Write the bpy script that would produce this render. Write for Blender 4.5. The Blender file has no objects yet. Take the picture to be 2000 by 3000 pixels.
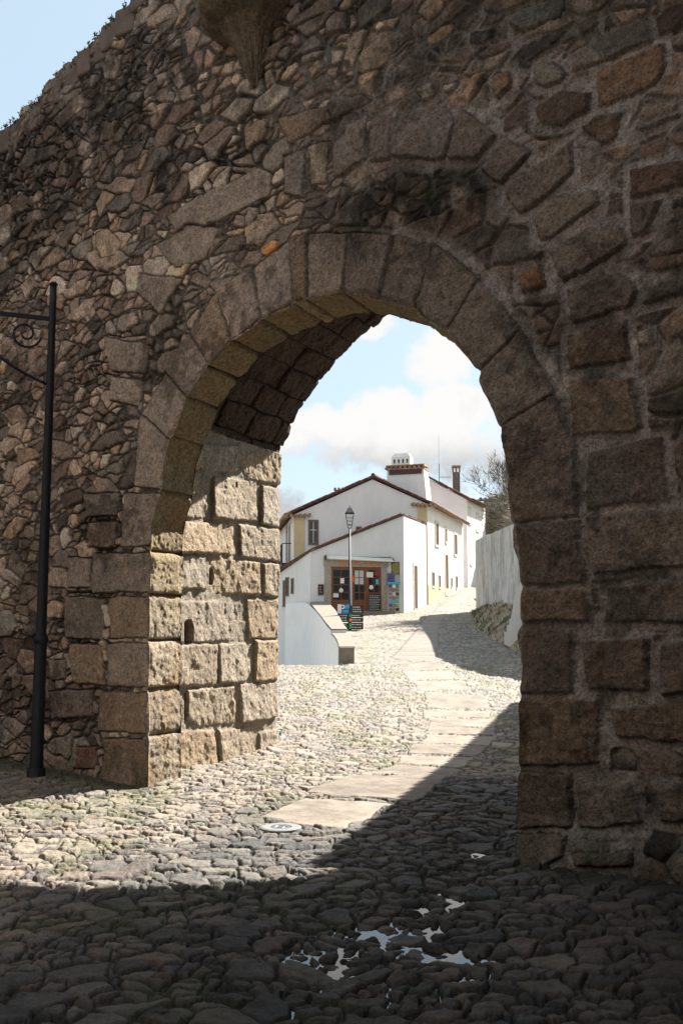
import bpy, bmesh, math, random
import numpy as np
from mathutils import Vector, Matrix, Quaternion
random.seed(7)
sc = bpy.context.scene
COL = sc.collection
rad = math.radians

# ------------------------------------------------------------------ camera
EYE = 1.6
FPX = 35 / 36 * 3000.0
TH = math.atan(350 / FPX)
cd = bpy.data.cameras.new('camera'); cam = bpy.data.objects.new('camera', cd); COL.objects.link(cam)
cam.location = (0, 0, EYE); cam.rotation_euler = (math.pi / 2 + TH, 0, 0)
cd.sensor_fit = 'VERTICAL'; cd.sensor_height = 36; cd.lens = 35; cd.clip_start = .1; cd.clip_end = 3000
sc.camera = cam
CT, ST = math.cos(TH), math.sin(TH)
K = 2000 / 1568.0
def rayS(x, y):                      # measured point of the photograph -> direction
    a, b = x - 1000.0, 1500.0 - y
    X, Y, Z = a, FPX * CT - b * ST, FPX * ST + b * CT
    return X / Y, Z / Y
def rayD(x, y): return rayS(x * K, y * K)
def at(x, y, Y):                     # D px at depth Y
    a, b = rayD(x, y); return Vector((a * Y, Y, EYE + b * Y))

# ------------------------------------------------------------------ noise tools
def hsh(i, j, seed=0):
    i = i.astype(np.int64); j = j.astype(np.int64)
    n = (i * 374761393 + j * 668265263 + seed * 1442695041) & 0x7fffffff
    n = ((n ^ (n >> 13)) * 1274126177) & 0x7fffffff
    n = ((n ^ (n >> 15)) * 2246822519) & 0x7fffffff
    return ((n ^ (n >> 11)) & 0xffffff) / float(0x1000000)
def vn(x, y, seed=0):
    i = np.floor(x); j = np.floor(y); fx = x - i; fy = y - j
    fx = fx * fx * (3 - 2 * fx); fy = fy * fy * (3 - 2 * fy)
    a = hsh(i, j, seed); b = hsh(i + 1, j, seed); c = hsh(i, j + 1, seed); d = hsh(i + 1, j + 1, seed)
    return (a + (b - a) * fx) * (1 - fy) + (c + (d - c) * fx) * fy
def fbm(x, y, seed=0, o=4):
    s = 0; w = .5; t = 0
    for k in range(o):
        s = s + w * vn(x, y, seed + k * 17); t += w; w *= .5; x = x * 2.03 + 11.3; y = y * 2.03 + 5.7
    return s / t
def sstep(a, b, x):
    t = np.clip((x - a) / (b - a), 0, 1); return t * t * (3 - 2 * t)
def voro(x, y, seed, jx=.8, jy=.6):
    ci = np.floor(x); cj = np.floor(y)
    best = np.full(x.shape, 1e9); bx = np.zeros_like(x); by = np.zeros_like(x); bi = np.zeros_like(x); bj = np.zeros_like(x)
    for di in (-1, 0, 1):
        for dj in (-1, 0, 1):
            i = ci + di; j = cj + dj
            st = .5 * (j % 2)
            px = i + .5 + (hsh(i, j, seed) - .5) * jx + (st - .25); py = j + .5 + (hsh(i, j, seed + 1) - .5) * jy
            d = (px - x) ** 2 + (py - y) ** 2
            m = d < best
            best = np.where(m, d, best); bx = np.where(m, px, bx); by = np.where(m, py, by); bi = np.where(m, i, bi); bj = np.where(m, j, bj)
    bd = np.full(x.shape, 1e9)
    for di in (-2, -1, 0, 1, 2):
        for dj in (-2, -1, 0, 1, 2):
            if abs(di) + abs(dj) > 3: continue
            i = bi + di; j = bj + dj
            st = .5 * (j % 2)
            px = i + .5 + (hsh(i, j, seed) - .5) * jx + (st - .25); py = j + .5 + (hsh(i, j, seed + 1) - .5) * jy
            ex = px - bx; ey = py - by; L = np.sqrt(ex * ex + ey * ey)
            m = L > 1e-6
            d = ((px + bx) * .5 - x) * ex + ((py + by) * .5 - y) * ey
            d = np.where(m, d / np.where(m, L, 1), 1e9)
            bd = np.minimum(bd, d)
    return bd, bi, bj, x - bx, y - by
def polysd(px, py, poly):            # signed distance, positive inside
    P = np.array(poly, float); n = len(P)
    d = np.full(px.shape, 1e9); ins = np.zeros(px.shape, bool)
    qx = np.zeros_like(px); qy = np.zeros_like(px)
    for k in range(n):
        ax, ay = P[k]; bx, by = P[(k + 1) % n]
        ex, ey = bx - ax, by - ay
        t = np.clip(((px - ax) * ex + (py - ay) * ey) / (ex * ex + ey * ey + 1e-12), 0, 1)
        cx = ax + t * ex; cy = ay + t * ey
        dd = np.hypot(px - cx, py - cy); m = dd < d
        d = np.where(m, dd, d); qx = np.where(m, cx, qx); qy = np.where(m, cy, qy)
        c = ((ay > py) != (by > py)) & (px < (bx - ax) * (py - ay) / (by - ay + 1e-12) + ax)
        ins ^= c
    return np.where(ins, d, -d), qx, qy

# ------------------------------------------------------------------ object helpers
def props(o, label=None, cat=None, group=None, kind=None):
    if label: o['label'] = label
    if cat: o['category'] = cat
    if group: o['group'] = group
    if kind: o['kind'] = kind
    return o
def empty(name, loc, label, cat, group=None):
    o = bpy.data.objects.new(name, None); COL.objects.link(o); o.location = loc; o.empty_display_size = .2
    return props(o, label, cat, group)
def link(name, me, mat, parent=None):
    o = bpy.data.objects.new(name, me); COL.objects.link(o)
    if mat is not None: me.materials.append(mat)
    if parent is not None:
        o.parent = parent
        w = parent.location.copy(); p = parent.parent
        while p is not None: w = w + p.location; p = p.parent
        for v in me.vertices: pass
        o.location = -w if not w.length < 1e-9 else (0, 0, 0)
    return o
class MB:
    def __init__(s): s.v = []; s.f = []
    def quad(s, *p):
        n = len(s.v); s.v += [tuple(q) for q in p]; s.f.append(tuple(range(n, n + len(p)))); return s
    def hexa(s, P):                  # 8 corners: bottom 4 (ccw), top 4
        n = len(s.v); s.v += [tuple(q) for q in P]
        for f in ((3, 2, 1, 0), (4, 5, 6, 7), (0, 1, 5, 4), (1, 2, 6, 5), (2, 3, 7, 6), (3, 0, 4, 7)):
            s.f.append(tuple(n + k for k in f))
        return s
    def box(s, c, d, X=Vector((1, 0, 0)), Y=Vector((0, 1, 0)), Z=Vector((0, 0, 1))):
        c = Vector(c); x, y, z = X * d[0] / 2, Y * d[1] / 2, Z * d[2] / 2
        return s.hexa([c - x - y - z, c + x - y - z, c + x + y - z, c - x + y - z, c - x - y + z, c + x - y + z, c + x + y + z, c - x + y + z])
    def tube(s, pts, r, n=8, cap=True):
        pts = [Vector(p) for p in pts]; m = len(pts)
        if not hasattr(r, '__len__'): r = [r] * m
        base = len(s.v); ref = Vector((0, 0, 1))
        for k, p in enumerate(pts):
            t = (pts[min(k + 1, m - 1)] - pts[max(k - 1, 0)]).normalized()
            rf = ref if abs(t.dot(ref)) < .95 else Vector((1, 0, 0))
            a = t.cross(rf).normalized(); b = t.cross(a).normalized()
            for q in range(n):
                an = 2 * math.pi * q / n
                s.v.append(tuple(p + (a * math.cos(an) + b * math.sin(an)) * r[k]))
        for k in range(m - 1):
            for q in range(n):
                A = base + k * n + q; B = base + k * n + (q + 1) % n
                s.f.append((A, B, B + n, A + n))
        if cap:
            s.f.append(tuple(base + q for q in range(n))[::-1]); s.f.append(tuple(base + (m - 1) * n + q for q in range(n)))
        return s
    def lathe(s, c, prof, n=24, a0=0, a1=2 * math.pi, close=True):
        c = Vector(c); base = len(s.v); m = len(prof)
        full = abs(a1 - a0 - 2 * math.pi) < 1e-6; cols = n if full else n + 1
        for (r, z) in prof:
            for q in range(cols):
                an = a0 + (a1 - a0) * q / n
                s.v.append((c.x + r * math.cos(an), c.y + r * math.sin(an), c.z + z))
        for k in range(m - 1):
            for q in range(n):
                A = base + k * cols + q; B = base + k * cols + (q + 1) % cols
                s.f.append((A, B, B + cols, A + cols))
        return s
    def prism(s, poly, ext):         # closed polygon of points, extruded by vector
        n = len(s.v); m = len(poly); e = Vector(ext)
        s.v += [tuple(Vector(p)) for p in poly] + [tuple(Vector(p) + e) for p in poly]
        s.f.append(tuple(range(n, n + m))[::-1]); s.f.append(tuple(range(n + m, n + 2 * m)))
        for k in range(m):
            a, b = n + k, n + (k + 1) % m
            s.f.append((a, b, b + m, a + m))
        return s
    def build(s, name, mat, parent=None, smooth=False, bevel=0):
        me = bpy.data.meshes.new(name); me.from_pydata(s.v, [], s.f); me.update()
        bm = bmesh.new(); bm.from_mesh(me)
        bmesh.ops.recalc_face_normals(bm, faces=bm.faces)
        bm.to_mesh(me); bm.free()
        if smooth: me.polygons.foreach_set('use_smooth', [True] * len(me.polygons))
        o = link(name, me, mat, parent)
        if bevel:
            md = o.modifiers.new('bevel', 'BEVEL'); md.width = bevel; md.segments = 2; md.limit_method = 'ANGLE'
        return o
def gridmesh(name, V, C, keep, mat, parent=None, closed=False):
    """V: (rows, cols, 3); C: (rows, cols, 3); keep: (rows-1, cols-1) bool"""
    R, Q = V.shape[:2]
    idx = np.arange(R * Q).reshape(R, Q)
    a = idx[:-1, :-1][keep]; b = idx[:-1, 1:][keep]; c = idx[1:, 1:][keep]; d = idx[1:, :-1][keep]
    faces = np.stack([a, b, c, d], 1)
    used = np.zeros(R * Q, bool); used[faces.ravel()] = True
    remap = np.cumsum(used) - 1
    faces = remap[faces]; vv = V.reshape(-1, 3)[used]; cc = C.reshape(-1, 3)[used]
    me = bpy.data.meshes.new(name)
    me.vertices.add(len(vv)); me.vertices.foreach_set('co', vv.astype(np.float32).ravel())
    nf = len(faces); me.loops.add(nf * 4); me.loops.foreach_set('vertex_index', faces.astype(np.int32).ravel())
    me.polygons.add(nf); me.polygons.foreach_set('loop_start', np.arange(0, nf * 4, 4, dtype=np.int32))
    me.polygons.foreach_set('use_smooth', np.ones(nf, bool))
    me.update(calc_edges=True)
    at_ = me.color_attributes.new('Col', 'FLOAT_COLOR', 'POINT')
    rgba = np.ones((len(vv), 4), np.float32); rgba[:, :3] = np.clip(cc, 0, 1)
    at_.data.foreach_set('color', rgba.ravel())
    return link(name, me, mat, parent)

# ------------------------------------------------------------------ materials
def newmat(name):
    m = bpy.data.materials.new(name); m.use_nodes = True
    nt = m.node_tree; b = nt.nodes['Principled BSDF']; return m, nt, b
def N(nt, t, **kw):
    n = nt.nodes.new(t)
    for k, v in kw.items():
        if k in n.inputs: n.inputs[k].default_value = v
        else: setattr(n, k, v)
    return n
def stone_mat(name, rough=.9, s1=60, s2=14, mix=(.62, 1.38), bump=.35, dist=.012, spec=.3):
    m, nt, b = newmat(name); L = nt.links.new
    at_ = N(nt, 'ShaderNodeAttribute', attribute_name='Col')
    tc = N(nt, 'ShaderNodeTexCoord')
    n1 = N(nt, 'ShaderNodeTexNoise', Scale=s1, Detail=6.0, Roughness=.7)
    n2 = N(nt, 'ShaderNodeTexNoise', Scale=s2, Detail=8.0, Roughness=.75)
    L(tc.outputs['Object'], n1.inputs['Vector']); L(tc.outputs['Object'], n2.inputs['Vector'])
    ad = N(nt, 'ShaderNodeMath', operation='ADD'); L(n1.outputs['Fac'], ad.inputs[0]); L(n2.outputs['Fac'], ad.inputs[1])
    mr = N(nt, 'ShaderNodeMapRange'); mr.inputs['From Min'].default_value = .7; mr.inputs['From Max'].default_value = 1.3
    mr.inputs['To Min'].default_value = mix[0]; mr.inputs['To Max'].default_value = mix[1]; L(ad.outputs[0], mr.inputs['Value'])
    mu = N(nt, 'ShaderNodeVectorMath', operation='SCALE'); L(at_.outputs['Color'], mu.inputs[0]); L(mr.outputs[0], mu.inputs['Scale'])
    L(mu.outputs[0], b.inputs['Base Color'])
    b.inputs['Roughness'].default_value = rough; b.inputs['Specular IOR Level'].default_value = spec
    bp = N(nt, 'ShaderNodeBump', Strength=bump, Distance=dist); L(ad.outputs[0], bp.inputs['Height']); L(bp.outputs[0], b.inputs['Normal'])
    return m
def plain(name, col, rough=.7, var=.12, scale=6, bump=.15, metal=0, stretch=None, col2=None, spec=.4, fine=40):
    m, nt, b = newmat(name); L = nt.links.new
    tc = N(nt, 'ShaderNodeTexCoord'); mp = N(nt, 'ShaderNodeMapping'); L(tc.outputs['Object'], mp.inputs['Vector'])
    if stretch: mp.inputs['Scale'].default_value = stretch
    n1 = N(nt, 'ShaderNodeTexNoise', Scale=scale, Detail=7.0, Roughness=.65); L(mp.outputs[0], n1.inputs['Vector'])
    mx = N(nt, 'ShaderNodeMix', data_type='RGBA')
    c2 = col2 if col2 else tuple(max(0, c * (1 - 2 * var)) for c in col)
    mx.inputs[6].default_value = (*col, 1); mx.inputs[7].default_value = (*c2, 1)
    mr = N(nt, 'ShaderNodeMapRange'); mr.inputs['From Min'].default_value = .42; mr.inputs['From Max'].default_value = .68
    L(n1.outputs['Fac'], mr.inputs['Value']); L(mr.outputs[0], mx.inputs[0]); L(mx.outputs[2], b.inputs['Base Color'])
    b.inputs['Roughness'].default_value = rough; b.inputs['Metallic'].default_value = metal; b.inputs['Specular IOR Level'].default_value = spec
    n2 = N(nt, 'ShaderNodeTexNoise', Scale=fine, Detail=4.0); L(mp.outputs[0], n2.inputs['Vector'])
    bp = N(nt, 'ShaderNodeBump', Strength=bump, Distance=.01); L(n2.outputs['Fac'], bp.inputs['Height']); L(bp.outputs[0], b.inputs['Normal'])
    return m
M_wall = stone_mat('rubble_stone', s1=60, s2=26, bump=1.0, dist=.028, mix=(.22, 1.78))
M_jamb = stone_mat('granite_ashlar', s1=46, s2=24, bump=1.0, dist=.03, mix=(.30, 1.70))
M_cob = stone_mat('cobble_stone', rough=.7, s1=85, s2=26, bump=.8, dist=.016, spec=.4, mix=(.45, 1.55))
M_slab = stone_mat('flagstone', rough=.8, s1=90, s2=16, bump=.5, dist=.010, mix=(.65, 1.35))
M_core = plain('wall_core', (.13, .11, .09), .95)
M_white = plain('white_plaster', (.75, .735, .72), .85, var=.055, scale=1.1, bump=.3, stretch=(1, 1, .45))
M_pink = plain('pale_pink_plaster', (.74, .68, .67), .85, var=.05, scale=1.2, bump=.2)
M_ochre = plain('ochre_plaster', (.60, .47, .27), .85, var=.08, scale=2)
M_streak = plain('streaked_whitewash', (.74, .72, .69), .9, scale=3.0, stretch=(3.2, 3.2, .22), col2=(.34, .32, .29), bump=.12, fine=14)
M_streak, nt, b = newmat('streaked_whitewash')
L = nt.links.new; tc = N(nt, 'ShaderNodeTexCoord')
def st_noise(sc_, scale, det=6.0):
    mp = N(nt, 'ShaderNodeMapping'); mp.inputs['Scale'].default_value = sc_; L(tc.outputs['Object'], mp.inputs['Vector'])
    n = N(nt, 'ShaderNodeTexNoise', Scale=scale, Detail=det, Roughness=.7); L(mp.outputs[0], n.inputs['Vector']); return n
na = st_noise((1, 1, .16), 5.0, 9.0); nb_ = st_noise((1, 1, .7), 1.1); nc = st_noise((1, 1, .8), 7.0, 9.0)
ml = N(nt, 'ShaderNodeMath', operation='MULTIPLY'); L(na.outputs['Fac'], ml.inputs[0]); L(nb_.outputs['Fac'], ml.inputs[1])
ma = N(nt, 'ShaderNodeMath', operation='MULTIPLY_ADD'); L(nc.outputs['Fac'], ma.inputs[0]); ma.inputs[1].default_value = .22; L(ml.outputs[0], ma.inputs[2])
mr = N(nt, 'ShaderNodeMapRange'); mr.inputs['From Min'].default_value = .30; mr.inputs['From Max'].default_value = .44; L(ma.outputs[0], mr.inputs['Value'])
mx = N(nt, 'ShaderNodeMix', data_type='RGBA'); mx.inputs[6].default_value = (.56, .535, .50, 1); mx.inputs[7].default_value = (.27, .25, .22, 1); L(mr.outputs[0], mx.inputs[0]); L(mx.outputs[2], b.inputs['Base Color'])
b.inputs['Roughness'].default_value = .9; bp = N(nt, 'ShaderNodeBump', Strength=.3, Distance=.02); L(nc.outputs['Fac'], bp.inputs['Height']); L(bp.outputs[0], b.inputs['Normal'])
M_tile = plain('clay_tile', (.15, .07, .055), .85, scale=5, col2=(.06, .035, .035), bump=.5)
M_tile_l = plain('pale_clay_tile', (.36, .235, .15), .85, scale=6, col2=(.15, .085, .06), bump=.5)
M_granite = plain('granite_trim', (.40, .35, .28), .85, var=.15, scale=8)
M_frame = plain('pale_stone_frame', (.60, .53, .44), .85, var=.1, scale=8)
M_coping = plain('granite_coping', (.24, .21, .17), .9, scale=7, col2=(.18, .16, .13), bump=.5)
M_wood = plain('brown_wood', (.22, .075, .025), .5, var=.15, scale=5, stretch=(6, 6, .6))
M_dwood = plain('dark_wood', (.075, .045, .035), .6, var=.15, scale=5, stretch=(6, 6, .6))
M_iron = plain('black_iron', (.014, .016, .024), .5, var=.15, scale=14, bump=.3, spec=.3)
M_glassd = plain('dark_pane', (.012, .014, .014), .08, var=.1, spec=.6, bump=0)
M_curtain = plain('white_curtain', (.55, .56, .55), .8, var=.05)
M_paper = plain('white_paper', (.78, .77, .72), .8, var=.03)
M_black = plain('black_board', (.02, .022, .025), .6, var=.1)
M_chalk = plain('chalk', (.55, .55, .52), .9)
M_blue = plain('blue_enamel', (.03, .16, .42), .4, var=.05)
M_cyan = plain('cyan_print', (.08, .42, .52), .5, var=.08)
M_green = plain('green_enamel', (.03, .38, .16), .4, var=.05)
M_orange = plain('orange_paint', (.85, .22, .05), .6, var=.05)
M_yellow = plain('yellow_print', (.42, .36, .07), .7, scale=25, col2=(.20, .16, .04))
M_purple = plain('purple_print', (.10, .06, .22), .6, scale=20, col2=(.30, .10, .10))
M_print = plain('mixed_print', (.30, .26, .22), .6, scale=30, col2=(.10, .09, .09))
M_awn = plain('cream_awning', (.80, .78, .72), .7, var=.03)
M_moss = plain('moss', (.050, .075, .018), .95, scale=9, col2=(.02, .03, .012), bump=.6)
M_leaf = plain('olive_leaf', (.055, .075, .025), .7, scale=3, col2=(.025, .035, .014))
M_twig = plain('pale_twig', (.26, .22, .17), .9, scale=8)
M_bark = plain('dark_bark', (.085, .07, .06), .9, scale=8)
M_bank = plain('weedy_bank', (.11, .085, .045), .95, scale=3.5, col2=(.035, .045, .018), bump=.8, fine=9)
M_earth = plain('far_ground', (.20, .17, .12), .95, scale=.6, col2=(.10, .11, .05))
M_brownwall = plain('brown_stone_wall', (.17, .13, .11), .9, scale=4, col2=(.09, .07, .06), bump=.6)
M_conc = plain('cover_concrete', (.22, .225, .23), .8, var=.1, scale=14)
M_steel = plain('cover_steel', (.22, .24, .27), .4, var=.1, metal=.7, scale=20)
M_water, nt, b = newmat('puddle_water')
b.inputs['Base Color'].default_value = (.02, .018, .015, 1); b.inputs['Roughness'].default_value = .02; b.inputs['IOR'].default_value = 1.33
b.inputs['Specular IOR Level'].default_value = 1.0
tc = N(nt, 'ShaderNodeTexCoord'); n1 = N(nt, 'ShaderNodeTexNoise', Scale=6.0, Detail=2.0); nt.links.new(tc.outputs['Object'], n1.inputs['Vector'])
bp = N(nt, 'ShaderNodeBump', Strength=.03, Distance=.01); nt.links.new(n1.outputs['Fac'], bp.inputs['Height']); nt.links.new(bp.outputs[0], b.inputs['Normal'])
M_glass, nt, b = newmat('lantern_glass')
b.inputs['Base Color'].default_value = (.9, .92, .9, 1); b.inputs['Roughness'].default_value = .05; b.inputs['Transmission Weight'].default_value = 1.0; b.inputs['IOR'].default_value = 1.1

# ------------------------------------------------------------------ ground shape
KY = np.array([-60, 0, 13, 17.4, 21.3, 26, 36, 45, 50, 60, 66, 90]); KZ = np.array([0, 0, .02, .31, .58, .93, 1.62, 2.35, 2.92, 4.2, 4.6, 4.7])
def gbase(X, Y):
    X = np.asarray(X, float); Y = np.asarray(Y, float)
    z = (np.interp(Y - .8, KY, KZ) + np.interp(Y, KY, KZ) * 2 + np.interp(Y + .8, KY, KZ)) / 4
    return z
def ground_hit(a, b):                # ray slopes -> ground point
    Ys = np.concatenate([np.arange(2, 30, .01), np.arange(30, 70, .05)])
    d = (EYE + b * Ys) - gbase(a * Ys, Ys)
    k = np.argmax(d < 0) if (d < 0).any() else len(Ys) - 1
    return a * Ys[k], Ys[k]

# wall frame: P_L near-left corner, direction U to the right
a, b_ = rayS(438, 2309); PL = np.array(ground_hit(a, b_))
Ux, Uy = math.sqrt(.5), -math.sqrt(.5)
CW = PL[0] + PL[1]                   # x + y = CW on the front plane
EX, EY = .433, .901                  # passage direction
def wall_sz(x, y):                   # photo px -> (s, z) on the front face
    a, b = rayS(x, y); Y = CW / (1 + a); X = a * Y
    return ((X - PL[0]) * Ux + (Y - PL[1]) * Uy, EYE + b * Y)
def W(s, z, t=0.0, out=0.0):         # t metres along the passage, out toward the street in front
    s = np.asarray(s, float); z = np.asarray(z, float)
    X = PL[0] + s * Ux + t * EX - out * .7071; Y = PL[1] + s * Uy + t * EY - out * .7071
    return np.stack(np.broadcast_arrays(X, Y, z), -1)

# ------------------------------------------------------------------ traced outlines
def C6(x, y): return (300 + x / 1.96, 600 + y / 1.96)
def DD(x, y): return (x * K, y * K)
open_px = [(438, 2309), (438, 2160), (437, 2018), (440, 1875), (441, 1740), (443, 1618), (449, 1530), (461, 1474), (481, 1428),
           C6(340, 1568), C6(380, 1400), C6(410, 1330), C6(500, 1080), C6(610, 930), C6(750, 780), C6(920, 660), C6(1110, 570), C6(1250, 532), C6(1400, 512),
           (1080, 866), (1128, 882), DD(905, 697), DD(948, 712), DD(962, 728), DD(1010, 752), DD(1033, 768), DD(1050, 795), DD(1070, 815), DD(1103, 853), DD(1105, 875),
           DD(1125, 920), DD(1146, 963), DD(1155, 990), DD(1161, 1060), DD(1166, 1120), DD(1174, 1190), DD(1178, 1222), DD(1181, 1255), DD(1192, 1290), DD(1196, 1350), DD(1199, 1430), DD(1194, 1460), DD(1199, 1500),
           DD(1197, 1600), DD(1193, 1700), DD(1190, 1800), DD(1186, 1880), DD(1184, 1960)]
ring = [wall_sz(*p) for p in open_px]
ring[0] = (ring[0][0], -.3); s_r = ring[-1][0]; ring[-1] = (s_r, -.3)
ring.insert(-1, (s_r, .05))
print('ring right s', s_r, 'width', s_r - ring[0][0], 'PL', PL)
def chip(P):
    P = np.array(P); seg = np.hypot(*(P[1:] - P[:-1]).T); L = np.concatenate([[0], np.cumsum(seg)]); q = np.arange(0, L[-1], .02)
    Q = np.stack([np.interp(q, L, P[:, 0]), np.interp(q, L, P[:, 1])], 1)
    J = [q[np.argmin(np.hypot(*(Q - np.array(wall_sz(*i))).T))] for i in CHIP_AT]
    dj = np.min(np.abs(q[:, None] - np.array(J)[None]), 1)
    d = np.gradient(Q, axis=0); n = np.stack([-d[:, 1], d[:, 0]], 1); n /= np.linalg.norm(n, axis=1)[:, None]
    off = .022 * np.exp(-(dj / .03) ** 2) + (fbm(q * 5, q * 0, 33, 4) - .5) * .045 - .006
    off *= np.clip(q / .1, 0, 1) * np.clip((q[-1] - q) / .1, 0, 1)
    Q = Q + n * off[:, None]; out = [tuple(p) for p in Q]; out.append(tuple(P[-1])); return out
def resample(P, step, keep_corners=False):
    P = np.array(P); seg = np.hypot(*(P[1:] - P[:-1]).T); L = np.concatenate([[0], np.cumsum(seg)])
    n = int(L[-1] / step) + 1; q = np.linspace(0, L[-1], n)
    return np.stack([np.interp(q, L, P[:, 0]), np.interp(q, L, P[:, 1])], 1), q, L
top_px = [DD(-120, 330), DD(0, 300), DD(60, 245), DD(130, 172), DD(200, 102), DD(270, 32), DD(300, 2)]
top_sz = [wall_sz(*p) for p in top_px]
print('top', top_sz)
voussoir_j = [((392, 1425), (478, 1440)), ((412, 1212), (509, 1294)), ((484, 1090), (550, 1166)), ((555, 972), (614, 1077)), ((637, 855), (678, 998)),
              ((739, 779), (767, 937)), ((856, 702), (866, 890)), ((910, 687), (902, 875)), ((1035, 687), (1012, 861)), ((1170, 690), (1122, 880)),
              ((1275, 715), (1222, 912)), ((1402, 814), (1310, 975)), ((1532, 963), (1406, 1092)), ((1630, 1157), (1473, 1257)), ((1698, 1517), (1508, 1535))]
CHIP_AT = [i for e, i in voussoir_j] + [(438, yy) for yy in (1612, 1741, 1876, 2020, 2156)] + [(1520, yy) for yy in (1720, 1828, 2040, 2252, 2434)]
ring = chip(ring)
blocks = []                          # (polygon in photo px, colour, round, height)
G1 = (.28, .232, .20); G2 = (.25, .208, .178); G3 = (.21, .172, .152); G4 = (.26, .19, .138); GR = (.23, .198, .185)
vc = [G1, G1, G1, G4, G1, G1, G4, G1, G3, G2, G2, G2, G2, G3]
for k in range(len(voussoir_j) - 1):
    (e0, i0), (e1, i1) = voussoir_j[k], voussoir_j[k + 1]
    P = [e0, i0, i1, e1]
    if k == 13: P = [e0, i0, (1500, 1400), i1, e1, (1692, 1300)]
    blocks.append((P, vc[k], .03, .035))
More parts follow.
